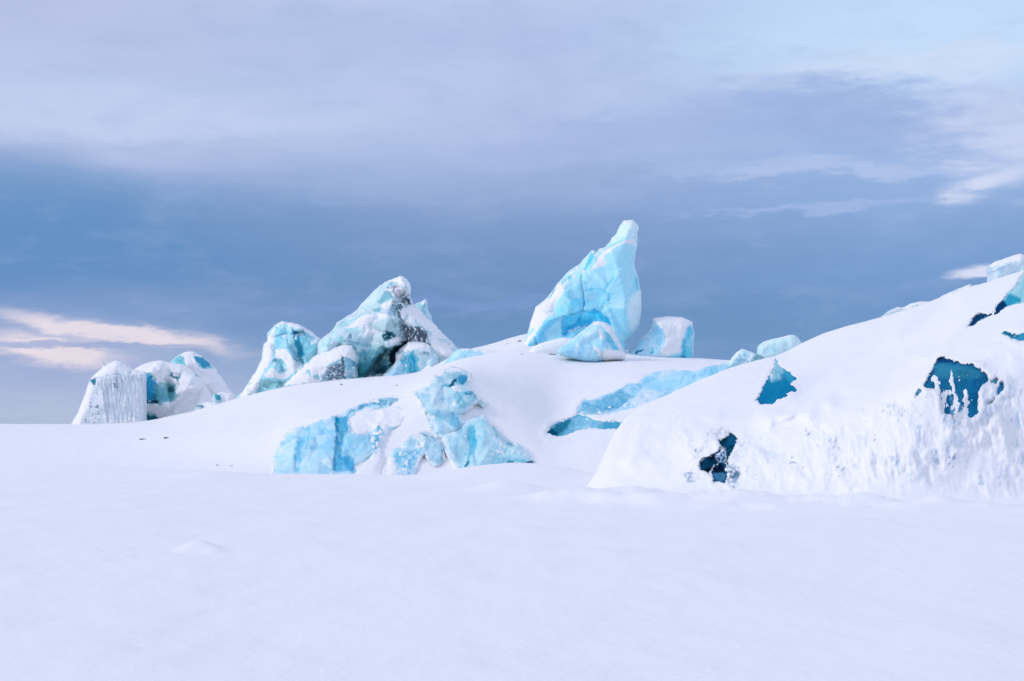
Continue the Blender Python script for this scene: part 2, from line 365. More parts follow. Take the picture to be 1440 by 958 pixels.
# bare grey-blue ice and grit around the cave
zV_ = lambda pts: [(940+x/4.8, 580+y/4.8) for x, y in pts]
for poly, cc, sft, amt in [([(105,415),(150,395),(205,425),(200,460),(150,485),(120,460)], (120,150,190), 3, .8), ([(300,130),(340,100),(420,125),(440,150),(340,215),(320,190)], (150,165,195), 4, .6),
                       ([(380,330),(440,360),(480,400),(470,520),(430,510),(390,470)], (105,150,190), 4, .8), ([(150,330),(240,200),(290,110),(310,120),(250,230),(180,340)], (165,178,208), 3, .6),
                       ([(330,230),(400,200),(400,300),(330,340)], (140,170,205), 3, .5), ([(470,180),(560,200),(540,300),(420,330),(410,280)], (180,198,228), 8, .7), ([(600,240),(700,230),(740,330),(660,340)], (165,185,220), 6, .5),
                       ([(1080,160),(1140,160),(1150,260),(1100,240)], (130,155,195), 3, .7), ([(360,430),(480,370),(480,440),(430,470)], (60,100,140), 2, .8)]:
    m_ = ss(poly_dist(P+np.c_[n2d(P, 6, 131, 3), n2d(P, 6, 132, 3)]*5, zV_(poly)), -sft, sft)*ss(n2d(P, 4, 133, 3), -.25, .15)*amt
    md_col = md_col*(1-m_[:, None]) + alb(cc)*m_[:, None]
R5_ = lambda pts: [(1200+x/3.833, 470+y/3.833) for x, y in pts]
for poly, cc, amt in [([(160,380),(230,370),(280,400),(270,440),(180,450)], (150,168,205), .6), ([(340,490),(380,490),(385,600),(350,610)], (135,165,215), .7), ([(425,620),(460,610),(465,700),(430,690)], (105,145,200), .8),
                      ([(480,560),(515,560),(520,650),(490,650)], (150,175,220), .7), ([(200,660),(245,660),(245,730),(205,720)], (120,155,205), .7), ([(585,690),(612,690),(610,745),(588,740)], (130,160,210), .7), ([(660,720),(700,730),(700,810),(670,800)], (140,168,215), .6),
                      ([(880,640),(925,640),(915,730),(880,720)], (140,165,210), .6), ([(880,270),(930,260),(930,350),(895,340)], (140,170,210), .6), ([(300,370),(340,360),(350,480),(310,480)], (165,182,218), .5), ([(455,300),(600,300),(600,500),(480,500)], (110,155,208), .6),
                      ([(680,240),(860,230),(880,330),(800,420),(690,460)], (150,175,215), .45), ([(600,470),(780,420),(790,450),(620,510)], (120,155,195), .5), ([(90,640),(130,640),(125,700),(95,700)], (150,170,212), .6), ([(20,540),(80,550),(70,600),(30,600)], (165,182,218), .5),
                      ([(740,700),(840,680),(850,840),(760,820)], (165,183,225), .5), ([(860,580),(900,580),(890,610),(860,610)], (130,155,195), .6)]:
    m_ = ss(poly_dist(P+np.c_[n2d(P, 7, 231, 3), n2d(P, 7, 232, 3, 12)]*6, R5_(poly)), -3, 4)*ss(n2d(P, 2.6, 233, 4, 6), -.15, .25)*amt
    md_col = md_col*(1-m_[:, None]) + alb(cc)*m_[:, None]
Dm2 = Dm2 + 1.3*np.exp(-(line_dist(P, [(1130,548),(1190,520),(1270,485),(1330,430)])/17.0)**2)*ss(P[:, 0], 1080, 1180)
Pf = P + np.c_[n2d(P, 60, 141, 2), n2d(P, 60, 142, 2)]*22
Dm2 = Dm2 - .75*np.exp(-(line_dist(Pf, [(1085,596),(1150,562),(1235,528),(1292,500)])/13.0)**2) - .5*np.exp(-(line_dist(P, [(1322,497),(1345,466),(1372,440),(1440,384),(1500,350)])/9.0)**2)
Dm2 = Dm2 - .22*np.exp(-(line_dist(Pf, [(880,640),(905,606),(950,588),(1010,580)])/12.0)**2)
# hollows in the mound, where blue ice lies open
hol = {
 'teal': zS([(1158,410),(1185,372),(1203,345),(1218,305),(1240,262),(1252,232),(1262,190),(1274,222),(1300,238),(1338,268),(1362,300),(1335,325),(1358,352),(1312,398),(1245,428),(1195,430)]),
 'cave': zV([(340,200),(390,165),(428,138),(478,183),(448,235),(420,290),(402,340),(398,420),(390,478),(345,472),(305,470),(296,430),(268,408),(225,396),(208,362),(222,328),(258,305),(300,286),(330,268),(352,240)]),
 'window': R5([(462,112),(510,130),(555,145),(585,160),(640,168),(682,190),(700,215),(735,240),(720,265),(690,290),(672,320),(678,380),(672,445),(640,462),(612,450),(590,470),(545,475),(520,440),(480,430),(470,300),(400,295),(378,275),(410,215),(440,160)]),
 'slot_a': R5([(735,258),(765,240),(790,245),(760,272)]), 'slot_b': R5([(768,322),(785,265),(812,262),(812,300),(785,330)]),
 'slot_c': R5([(715,385),(755,345),(775,355),(745,382)]), 'slot_d': R5([(335,335),(352,292),(368,300),(362,330)]),
 'top_a': R4([(818,828),(860,750),(900,710),(945,690),(1030,700),(1060,690),(1110,620),(1165,565),(1210,500),(1290,400),(1375,265),(1700,100),(1700,560),(1480,585),(1380,590),(1290,600),(1190,632),(1135,680),(1080,708),(1020,712),(980,735),(930,775),(880,800)]),
 'top_b': R4([(1150,882),(1175,858),(1240,875),(1310,892),(1400,872),(1700,850),(1700,1100),(1480,1000),(1400,965),(1310,945),(1230,912)]),
}
for k, poly in hol.items():
    Pj = P + np.c_[n2d(P, 8, 31, 4), n2d(P, 8, 32, 4)]*4 + np.c_[n2d(P, 3, 41, 2), n2d(P, 3, 42, 2)]*2
    sd = poly_dist(Pj, poly); big = k in ('teal', 'window', 'top_a', 'top_b')
    dep = {'teal': .5, 'window': .45, 'top_a': .6, 'top_b': .4}.get(k, .6 if k.startswith('cave') else .3)
    Dm2 = Dm2 + dep*ss(sd, -1.0, 3.0) - (0.05 if big else .03)*np.exp(-((sd+5)/4.5)**2)
mound_D0 = mound.D.copy(); mound.Dc = Dm2.reshape(mound.D.shape)

def hill_d(u, v): return hill.depth(u, v, HILL_IMAX)
def mound_d(u, v):
    return mound.depth(u, v, MD_IMAX)

# trench in the hill under the long blue strip
strip = zS([(250,470),(275,420),(300,402),(335,412),(360,396),(400,388),(450,360),(480,352),(520,325),(565,322),(620,272),(700,258),(860,255),(930,235),(1000,225),(1090,226),(1130,215),(1120,240),(1100,400),(800,420),(620,420),(540,445),(480,462),(400,478),(320,482)])
tongue = zS([(103,573),(118,548),(135,528),(165,518),(200,505),(240,488),(262,474),(300,478),(345,508),(385,520),(450,515),(520,520),(520,548),(430,548),(330,548),(250,562),(190,585),(155,592)])
P = hill.flat(); Dh = hill.D.ravel().copy()
Pj = P + np.c_[n2d(P, 5, 33, 3), n2d(P, 5, 34, 3)]*3
for poly in (strip, tongue):
    sd = poly_dist(Pj, poly); Dh = Dh + 0.8*ss(sd, -1, 5) - .12*np.exp(-((sd+5)/5)**2)
hill_D = Dh.reshape(hill.D.shape)
hc = np.tile(SNOW, (len(P), 1))

Dsave = hill.D; hill.D = hill_D; o = hill.build('snow_hill', hc); hill.D = Dsave; tag(o, kind='structure')
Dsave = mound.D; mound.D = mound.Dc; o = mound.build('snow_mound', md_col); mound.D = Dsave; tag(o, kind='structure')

# ------------------------------------------------------------------ the plain
ang = np.radians(np.concatenate([np.arange(-180, -28, 4), np.arange(-28, 28.01, 0.14), np.arange(32, 180.1, 4)]))
rad = np.concatenate([[0.3, 1.5, 3], 4*np.exp(np.arange(0, math.log(70/4), 0.0085)), 70*np.exp(np.arange(0.02, math.log(9000/70), .06)), [9000]])
A, R_ = np.meshgrid(ang, rad); X, Y = np.sin(A)*R_, np.cos(A)*R_
G = np.c_[X.ravel(), Y.ravel(), np.zeros(X.size)]
near = ss(-R_.ravel(), -160, -60)
zg = near*(0.13*fbm(G/np.array([6, 9, 1])+2, 4) + 0.034*fbm(G/np.array([1.6, 2.4, 1])+5, 4) + .010*ridged(G/np.array([.9, 2.2, 1])+8, 3))
zg -= near*.05
def drift(x0, y0, h, sx, sy, rot=0):
    global zg
    c_, s_ = math.cos(rot), math.sin(rot); a = (G[:, 0]-x0)*c_+(G[:, 1]-y0)*s_; b = -(G[:, 0]-x0)*s_+(G[:, 1]-y0)*c_
    zg = zg + h*np.exp(-(a/sx)**2-(b/sy)**2)
def at_px(u, v): d = EYE*F/(v-VH); return ((u-CX)/F*d, d)
drift(-0.3, 43.5, .47, 2.3, 2.6); drift(1.6, 44.5, .22, 1.6, 1.8); drift(-0.1, 37.0, .27, .9, 1.2); drift(-9.7, 46, .20, 1.3, 1.6); drift(-6.4, 46.5, .1, 2.2, 1.6)
drift(3.6, 34, .12, 1.8, 1.6); drift(10, 26.5, .08, 6, 1.2); drift(-2.5, 30, .06, 3, 2)
for u_, v_, w_, h_ in ((281, 768, .2, .13), (262, 770, .12, .05), (300, 771, .16, .05), (849, 774, .35, .05), (742, 748, .4, .05), (430, 740, .6, .04), (1130, 750, .6, .04), (560, 800, .5, .03)):
    x_, y_ = at_px(u_, v_); drift(x_, y_, h_, w_, w_*1.6, .3)
ft = np.array([at_px(u_, v_) for u_, v_ in ((822, 699), (900, 703), (1000, 707), (1100, 711), (1250, 716), (1480, 718))]); fd = line_dist(G[:, :2], ft)
zg = zg + near*.26*np.exp(-(fd/(1.3+1.2*fbm(G/2.0+60, 2)))**2)*(1+1.1*fbm(G/1.1+70, 4))
G[:, 2] = zg
n_, m_ = X.shape; i = np.arange((n_-1)*m_).reshape(n_-1, m_)[:, :-1].ravel()
o = make_mesh('snow_field', G, np.c_[i, i+1, i+m_+1, i+m_], SNOWM, np.tile(SNOW, (len(G), 1)))
tag(o, kind='structure')

# ------------------------------------------------------------------ blocks of ice
def jag_outline(poly, step, amp, rng, seed):
    pts = []
    n_ = len(poly)
    for i in range(n_):
        A, B = np.array(poly[i], float), np.array(poly[(i+1) % n_], float)
        L = np.hypot(*(B-A)); k = max(1, int(round(L/step)))
        nrm = np.array([-(B-A)[1], (B-A)[0]])/max(L, 1e-6)
        t = np.arange(k)/k; Q = A+(B-A)*t[:, None]
        off = n2d(Q, 9, seed+50, 3)*amp*np.minimum(1, np.minimum(t, 1-t)*L/3)
        pts.append(Q+nrm*off[:, None])
    return np.concatenate(pts)
def tri_field(S, w, P):           # piecewise planar field over scattered seeds: broken facets
    res = delaunay_2d_cdt([Vector(p) for p in S], [], [], 0, 1e-6)
    vs = np.array([list(v) for v in res[0]]); orig = [o_[0] for o_ in res[3]]; ww = w[orig]; out = np.zeros(len(P)); ident = np.zeros(len(P), int)
    for q, f in enumerate(res[2]):
        a, b, c_ = vs[f[0]], vs[f[1]], vs[f[2]]
        den = (b[1]-c_[1])*(a[0]-c_[0])+(c_[0]-b[0])*(a[1]-c_[1])
        if abs(den) < 1e-9: continue
        l1 = ((b[1]-c_[1])*(P[:, 0]-c_[0])+(c_[0]-b[0])*(P[:, 1]-c_[1]))/den
        l2 = ((c_[1]-a[1])*(P[:, 0]-c_[0])+(a[0]-c_[0])*(P[:, 1]-c_[1]))/den
        l3 = 1-l1-l2; k = (l1 >= -1e-6) & (l2 >= -1e-6) & (l3 >= -1e-6)
        out[k] = (l1*ww[f[0]]+l2*ww[f[1]]+l3*ww[f[2]])[k]; ident[k] = q
    return out, ident

def vnormals(V, Fc):
    n = np.cross(V[Fc[:, 1]]-V[Fc[:, 0]], V[Fc[:, 2]]-V[Fc[:, 0]]); out = np.zeros_like(V)
    for k in range(3): np.add.at(out, Fc[:, k], n)
    return out/np.maximum(np.linalg.norm(out, axis=1), 1e-12)[:, None]

def block(name, label, cat, outline, D, T, rim, col, patches=(), snow=(), cracks=(), cell=22, facet=6, rough=2.0, step=1.35,
          jag=1.2, back=0.8, dfun=None, proud=0.0, th=2.2, bumps=(), group=None, seed=1, snowrag=2.2, flute=None, warp=2.0, tilt=(0, 0),
          facet_tint=0.10, tone_var=1.0, rim_frost_light=None, dust=None, edge_snow=.6):
    """One piece of glacier ice: closed solid. outline in photo pixels at depth D metres; T, rim, facet, rough, th in pixels at that depth."""
    if dust is None: dust = .72 if dfun is None else 3.0
    rng = np.random.RandomState(seed)
    ol = jag_outline(outline, step, jag, rng, seed)
    lo, hi = ol.min(0), ol.max(0)
    gx, gy = np.meshgrid(np.arange(lo[0], hi[0], step), np.arange(lo[1], hi[1], step*.87)); gx = gx+(np.arange(gx.shape[0]) % 2)[:, None]*step*.5
    I = np.c_[gx.ravel(), gy.ravel()]; I += rng.uniform(-.18, .18, I.shape)*step
    I = I[poly_dist(I, ol) > step*.55]
    allp = np.vstack([ol, I]); no = len(ol)
    res = delaunay_2d_cdt([Vector(p) for p in allp], [(i, (i+1) % no) for i in range(no)], [], 1, 1e-5)
    Pt = np.array([list(v) for v in res[0]]); Tr = np.array(res[2], int)
    sd = np.maximum(poly_dist(Pt, ol), 0); bd = sd < 0.02
    edge = ss(sd, 0, 3.5)
    rr = np.clip(sd/rim, 0, 1); smooth_w = T*np.sqrt(np.maximum(1-(1-rr)**2, 0))
    lean = tilt[0]*(Pt[:, 0]-Pt[:, 0].mean()) + tilt[1]*(Pt[:, 1]-hi[1])
    for poly, amt, sft in bumps: smooth_w += amt*ss(poly_dist(Pt+np.c_[n2d(Pt, 12, seed+3), n2d(Pt, 12, seed+4)]*2, poly), -sft*.3, sft)
    # facets
    nseed = max(6, int((hi[0]-lo[0])*(hi[1]-lo[1])/cell**2))
    S = np.vstack([rng.uniform(lo-cell, hi+cell, (nseed*2, 2)), [lo-3*cell, (hi[0]+3*cell, lo[1]-3*cell), hi+3*cell, (lo[0]-3*cell, hi[1]+3*cell)]])
    fw, fid = tri_field(S, rng.uniform(-1, 1, len(S)), Pt+np.c_[n2d(Pt, 30, seed+9), n2d(Pt, 30, seed+10)]*3)
    S2 = np.vstack([rng.uniform(lo-cell, hi+cell, (nseed*7, 2)), [lo-3*cell, (hi[0]+3*cell, lo[1]-3*cell), hi+3*cell, (lo[0]-3*cell, hi[1]+3*cell)]])
    fw2, _ = tri_field(S2, rng.uniform(-1, 1, len(S2)), Pt)
    w = smooth_w + edge*(facet*1.7*fw + facet*.55*fw2 + rough*(n2d(Pt, 14, seed, 4)) + rough*.35*n2d(Pt, 3.5, seed+1, 2) + rough*.28*ridged(np.c_[Pt/11, np.full(len(Pt), seed*1.7)], 3, .55)*(T > 12))
    C = np.tile(alb(col), (len(Pt), 1))
    tone = rng.uniform(-1, 1, 4096)[fid % 4096]*facet_tint
    apply_tone = lambda C: np.where(tone[:, None] > 0, C+(np.array([.8, .87, .9])-C)*tone[:, None]*1.6*ss(C.mean(1)[:, None], .25, .6), C*(1+tone[:, None]*np.array([1.3, .65, .22])))
    Wp_ = Pt + np.c_[n2d(Pt, 8, seed+20, 3), n2d(Pt, 8, seed+21, 3)]*warp*2
    for pa in patches:
        poly, pc, soft = pa[:3]; pc = tuple(min(255, max(2, q+.1*(q-b_))) for q, b_ in zip(pc, col)); opt = pa[3] if len(pa) > 3 else {}
        m = ss(poly_dist(Wp_, poly), -soft*.5, soft*.5)
        if 'spk' in opt: m = m*ss(n2d(Pt, opt.get('sc', 4), seed+40, 3, opt.get('sy')), .05-opt['spk'], .28-opt['spk'])
        m = m*opt.get('a', 1.0)
        C = C*(1-m[:, None]) + alb(pc)*m[:, None]
        if 'w' in opt: w += opt['w']*m*edge
    for pts, wd, dp, cc in cracks:
        k = np.exp(-(line_dist(Wp_, pts)/wd)**2)*(.75+.5*n2d(Pt, 10, seed+60))
        w -= dp*k*edge
        if cc is not None: C = C*(1-k[:, None].clip(0, 1)) + alb(cc)*k[:, None].clip(0, 1)  # groove tint: deep ice blue, with the crack's shadow line painted in
    if flute is not None:
        poly, amp, per, slant, fc = flute
        m = ss(poly_dist(Pt, poly), -1, 3)
        q = Pt[:, 0]-slant*(Pt[:, 1]-lo[1])
        fl = ridged(np.c_[q/per, Pt[:, 1]/38, np.full(len(Pt), seed*3.3)], 3, .6)
        w += amp*m*fl*edge; k = m*ss(-fl, -.15, .5)*.75
        C = C*(1-k[:, None]) + alb(fc)*k[:, None]
    # veins, air-bubble bands and frost inside the ice
    lum = ss(C.mean(1)[:, None], .25, .6)
    if tone_var:
        lum = ss(C.mean(1)[:, None], .25, .6)
        vein = ridged(np.c_[Pt[:, 0]/16+Pt[:, 1]/40, Pt[:, 1]/22, np.full(len(Pt), seed*2.2)], 4, .6)
        C = apply_tone(C)
        C = C*(1-tone_var*ss(vein, .45, .9)[:, None]*np.array([.30, .12, .04]))
        C = C*(1-tone_var*ss(n2d(Pt, 5, seed+91, 4), .1, .6)[:, None]*np.array([.15, .07, .03]))
        fr_ = (ss(n2d(Pt, 13, seed+92, 4), .1, .4)*.35 + ss(n2d(Pt, 3.2, seed+93, 3), .25, .6)*.4)[:, None]*tone_var*lum
        C = C + (np.array([.84, .88, .90])-C)*fr_
    if dfun is not None and T >= 6.5 and lum.mean() > .5:      # hoar and packed snow thicken towards the rim of bare ice
        k = (ss(sd+14*n2d(Pt, 11, seed+88, 4), 8, -1)*.7)[:, None]; C = C*(1-k)+np.array([.84, .87, .89])*k
    if rim_frost_light:  # pale rim: frost plus the lit edge, both painted into the tint
        k = (ss(sd, rim_frost_light*1.5, 0)*ss(Pt[:, 1], hi[1]-4, lo[1]+.6*(hi[1]-lo[1]))*.75)[:, None]; C = C*(1-k)+SNOW*k
    # solid
    Db = D if dfun is None else dfun(Pt[:, 0], Pt[:, 1]) - proud
    mpp = D/F
    Db = np.broadcast_to(Db, (len(Pt),)).astype(float) - lean*mpp
    w = np.maximum(w, .3*smooth_w)
    def solid(w_, wb):
        fr = world_pt(Pt[:, 0], Pt[:, 1], Db - w_*mpp)
        bk = world_pt(Pt[:, 0], Pt[:, 1], Db); bk[:, 1] += wb*mpp
        idx = np.arange(len(Pt)); bi = np.full(len(Pt), -1); bi[~bd] = len(Pt)+np.arange((~bd).sum()); bi[bd] = idx[bd]
        V = np.vstack([fr, bk[~bd]]); FF = np.vstack([Tr[:, ::1], bi[Tr][:, ::-1]])
        return V, FF, np.concatenate([idx, idx[~bd]])
    wb = back*(smooth_w.clip(0) + edge*(facet*.8*fw2 + rough*n2d(Pt, 14, seed+5, 4)))
    V, FF, src = solid(w, np.maximum(wb, 0.3))
    nn = vnormals(V, FF)
    mid_front = Tr[len(Tr)//2]
    if np.cross(V[mid_front[1]]-V[mid_front[0]], V[mid_front[2]]-V[mid_front[0]])[1] > 0:
        FF = FF[:, ::-1]; nn = -nn
    base_pt = np.array([(Pt[:, 0].mean()-CX)/F*D, D if dfun is None else float(Db.mean()), V[:, 2].min()])
    root = None
    if len(snow) or dfun is not None and T > 3:
        root = bpy.data.objects.new(name, None); SC.collection.objects.link(root); root.location = base_pt; root.empty_display_size = .5
        tag(root, label, cat, group)
        make_mesh('ice_body', V, FF, ICE if dfun is None else ICE_SET, C[src], root, origin=base_pt)
        ps = Pt + np.c_[n2d(Pt, cell*.4, seed+70, 4), n2d(Pt, cell*.4, seed+71, 4)]*snowrag*2.2 + np.c_[n2d(Pt, 2.5, seed+72, 2), n2d(Pt, 2.5, seed+73, 2)]*snowrag*.5
        ssd = np.full(len(Pt), -99.0)
        for it in snow:
            if isinstance(it, dict):      # carve away or strew
                s2 = poly_dist(ps, it['poly'])
                if it.get('cut'): ssd = np.minimum(ssd, -s2)
                else: ssd = np.maximum(ssd, np.minimum(s2, (n2d(Pt, it.get('sc', 5), seed+80, 3, it.get('sy'))+it['spk'])*12))
            else: ssd = np.maximum(ssd, poly_dist(ps, it))
        nz = nn[:len(Pt), 2]; cuts = np.full(len(Pt), 99.0)
        ssd = np.maximum(ssd, np.minimum((nz-dust+.25*n2d(Pt, 5, seed+97, 2))*9, 2.5))
        if dfun is not None:       # drifted snow licks over the rim of ice that is set in a slope
            ssd = np.maximum(ssd, np.minimum(edge_snow - sd + 15*n2d(Pt, 13, seed+85, 4) + 6*n2d(Pt, 4, seed+86, 2), 3))
        keep = ssd > -2.0
        th_ = th*.4; ws = np.maximum(w, smooth_w+edge*(facet*.6*fw+rough*.8*n2d(Pt, 12, seed, 3))-1)+.5*n2d(Pt, 4, seed+95, 2)*edge
        Vs, F2, src2 = solid(np.where(ssd > 0, w+(ws-w)*ss(ssd, 0, 8), w), np.maximum(wb, .3))
        h = (th_*ss(ssd, -.4, 6.0)+.35*ss(ssd, -.4, .6) - .5)*mpp
        Vs = Vs + nn*h[src2][:, None]
        F2 = FF[(keep[src2[FF]]).all(1)]
        if len(F2):
            lab = np.arange(len(Vs))
            while True:           # connected drifts
                l2 = lab.copy(); mn = lab[F2].min(1)
                for k in range(3): np.minimum.at(l2, F2[:, k], mn)
                l2 = l2[l2]
                if (l2 == lab).all(): break
                lab = l2
            fl = lab[F2[:, 0]]; ids, cnt = np.unique(fl, return_counts=True)
            big = ids[cnt >= 90]; small = ids[(cnt < 90) & (cnt > 5)]
            groups = [('snow_cover', [i_]) for i_ in big] + ([('frost_specks', small)] if len(small) else [])
            for nm, g_ in groups:
                Fg = F2[np.isin(fl, g_)]; used = np.unique(Fg); rm = np.full(len(Vs), -1); rm[used] = np.arange(len(used))
                so = make_mesh(nm, Vs[used], rm[Fg], SNOWM, np.tile(SNOW, (len(used), 1)), root, origin=base_pt)
                if nm == 'frost_specks': so['kind'] = 'stuff'
    else:
        root = make_mesh(name, V, FF, ICE if dfun is None else ICE_SET, C[src], None, origin=base_pt); tag(root, label, cat, group)
    root['kind'] = 'thing'
    return root

def grow(poly, k):        # widen an outline by k pixels along its own edge normals
    p = np.array(poly, float); nx = np.roll(p, -1, 0)-np.roll(p, 1, 0); nn = np.c_[nx[:, 1], -nx[:, 0]]; nn /= np.maximum(np.hypot(*nn.T)[:, None], 1e-6)
    if poly_dist(p[:1]+nn[:1]*.5, p)[0] > 0: nn = -nn
    return [tuple(q) for q in p+nn*k]
PALE, SKYB, CYAN, TEAL, DEEP, DARK = (178,221,247), (140,207,243), (95,190,235), (60,160,195), (25,120,170), (12,70,115)

# the tall leaning tooth
block('ice_pinnacle', 'tall leaning tooth of pale turquoise ice, highest point of the skyline', 'ice pinnacle',
  T1([(1130,72),(1180,70),(1225,68),(1260,100),(1288,145),(1268,200),(1272,260),(1268,340),(1250,400),(1240,480),(1245,560),(1275,640),(1290,720),(1308,800),(1310,936)])
  + T2([(1310,330),(1290,480),(1245,550),(1200,610),(1155,660),(1150,745),(1150,860),(900,900),(300,900),(60,860),(60,752),(130,650),(162,545),(180,470),(240,300),(330,230),(400,150),(475,40)])
  + T1([(480,690),(580,580),(690,510),(800,380),(820,374),(860,392),(880,360),(940,345),(990,290),(1010,250),(1050,215),(1080,150)]),
  80.0, 46, 26, (160,217,250), [
   (T1([(1050,60),(1300,60),(1300,240),(1110,250),(1050,300),(980,300)]), (190,225,250), 6, {'w': -3}),
   (T2([(725,90),(930,120),(965,190),(990,270),(900,300),(800,355),(735,330)]), (140,212,252), 3, {'w': 2}),
   (T2([(440,260),(570,120),(690,60),(715,250),(690,340),(640,370),(500,405),(430,340)]), (138,211,247), 4, {'w': 3}),
   (T2([(600,230),(700,200),(700,330),(640,370),(600,320)]), (110,203,246), 4),
   (T2([(180,660),(330,450),(480,390),(515,560),(400,620),(200,690)]), (118,202,247), 5, {'w': 2}),
   (T2([(330,560),(490,420),(510,520),(450,620),(360,640)]), (160,217,248), 4),
   (T2([(510,400),(640,360),(700,330),(790,350),(800,480),(600,520),(520,590),(505,500)]), (95,203,250), 4, {'w': -4}),
   (T2([(785,350),(830,325),(900,350),(990,430),(1010,500),(860,470),(800,500),(600,540),(515,610),(505,580),(560,510),(630,480),(690,400),(700,440),(790,440)]), (70,196,247), 3, {'w': -4}),
   (T2([(520,610),(600,530),(740,510),(800,480),(700,580),(600,620)]), (135,212,248), 3),
   (T2([(130,750),(190,652),(204,680),(178,750)]), (45,178,222), 2),
   (T2([(1150,300),(1250,150),(1310,100),(1315,330),(1290,480),(1220,560),(1180,430)]), (196,226,250), 7, {'w': 2}),
   (T2([(960,300),(1150,300),(1180,450),(1150,640),(1110,740),(1030,560),(1000,450)]), (150,215,250), 6, {'w': 4}),
   (T1([(800,380),(825,374),(862,396),(800,500),(745,590),(722,570),(762,500)]), (88,196,232), 2, {'w': -3}),
   (T1([(1235,640),(1275,650),(1300,770),(1270,790)]), (125,205,240), 3),
   (T1([(690,520),(780,440),(740,560),(640,620),(600,600)]), (170,220,242), 3),
   (T1([(1050,300),(1130,270),(1080,310),(1000,340)]), (140,210,243), 3),
   (T1([(505,700),(560,640),(605,605),(600,650),(530,690),(515,720)]), (62,170,195), 2, {'spk': .1}),
   (T1([(370,850),(410,790),(455,750),(400,830),(375,860)]), (55,150,175), 1.5, {'spk': .15})],
  snow=[T2([(40,800),(60,752),(130,650),(162,540),(180,465),(240,300),(330,225),(400,150),(480,40),(600,-60),(580,60),(520,170),(455,260),(400,360),(330,450),(250,570),(190,650),(120,760)]),
        T1([(1115,272),(1180,248),(1262,240),(1266,330),(1248,355),(1190,312),(1110,318),(1040,372),(985,412),(950,440),(945,480),(975,515),(900,545),(860,560),(800,580),(775,575),(810,530),(860,450),(940,365),(1000,330),(1060,310)]),
        T1([(300,936),(480,690),(560,600),(640,545),(800,385),(815,392),(740,470),(600,590),(520,690),(380,860)]),
        {'poly': T1([(500,705),(560,640),(610,600),(600,655),(530,700),(512,722)]), 'cut': 1},
        {'poly': T1([(362,858),(400,800),(450,750),(405,828),(378,866)]), 'cut': 1},
        {'poly': T2([(165,580),(222,515),(215,535),(175,580)]), 'cut': 1}],
  cracks=[(T1([(700,630),(702,700),(715,790),(730,936)])+T2([(733,250),(722,330),(690,410),(640,480)]), 1.3, 3, (60,182,232)),
          (T1([(1030,650),(965,735),(935,780),(975,830)])+T2([(985,170),(1000,220),(930,270),(900,340)]), 2.0, 1.5, (98,195,238)),
          (T2([(735,140),(830,115),(920,125)]), 1.2, 1.5, (110,200,244)),
          (T2([(508,400),(620,385),(690,350)]), 1.0, 2, (100,196,238)),
          (T2([(520,590),(510,480),(520,400)]), 1.2, 2, (95,198,245)),
          (T2([(1000,180),(1080,175),(1110,165)]), .8, 1, None)],
  cell=30, facet=8, rough=.5, tilt=(-.12, .30), seed=11, back=1.0, jag=1.0, th=1.8, warp=1.2, snowrag=1.6, facet_tint=.13, rim_frost_light=1.6, tone_var=.35)

block('snow_bank', 'smooth lens of snow banked against the left foot of the tall tooth', 'snow bank',
  T2([(170,752),(205,705),(300,665),(420,632),(520,612),(600,618),(640,640),(600,720),(480,800),(170,820)]), 75.9, 8, 12, (219,226,252), [], cell=60, facet=.5, rough=.6, jag=.3, seed=14, facet_tint=0, tone_var=0)
block('ice_hummock', 'small pale blue ice hummock with a snowy edge, at the foot of the tall tooth', 'ice block',
  T2([(455,745),(500,700),(560,660),(640,600),(740,520),(790,480),(830,450),(880,445),(960,465),(1020,500),(1040,570),(1065,615),(1090,660),(1145,745),(1140,830),(900,850),(850,862),(820,866),(740,864),(640,835),(480,795)]),
  73.4, 26, 16, (158,212,250), [
   (T2([(470,740),(640,620),(780,540),(700,800),(600,810)]), (150,207,249), 5),
   (T2([(640,700),(670,640),(690,700),(660,800)]), (185,222,250), 3, {'w': 1}),
   (T2([(700,560),(830,510),(850,640),(740,690)]), (172,215,248), 4),
   (T2([(935,540),(1000,595),(1085,745),(1030,725),(960,640)]), (100,195,235), 3, {'w': -3}),
   (T2([(740,500),(900,455),(940,520),(860,500),(760,530)]), (150,208,243), 3)],
  snow=[T2([(735,522),(830,448),(900,440),(1020,495),(1045,570),(1100,670),(1150,750),(1092,750),(1050,680),(990,600),(930,530),(880,480),(800,490)]),
        T2([(850,510),(900,515),(942,590),(930,650),(890,645),(870,590)]), T2([(800,660),(850,690),(900,740),(930,860),(860,800),(820,720)]), T2([(900,700),(1000,720),(1200,760),(1200,900),(930,900)])],
  cell=18, facet=4, seed=12, back=1.2, th=1.6, jag=.6, rim_frost_light=1.4)

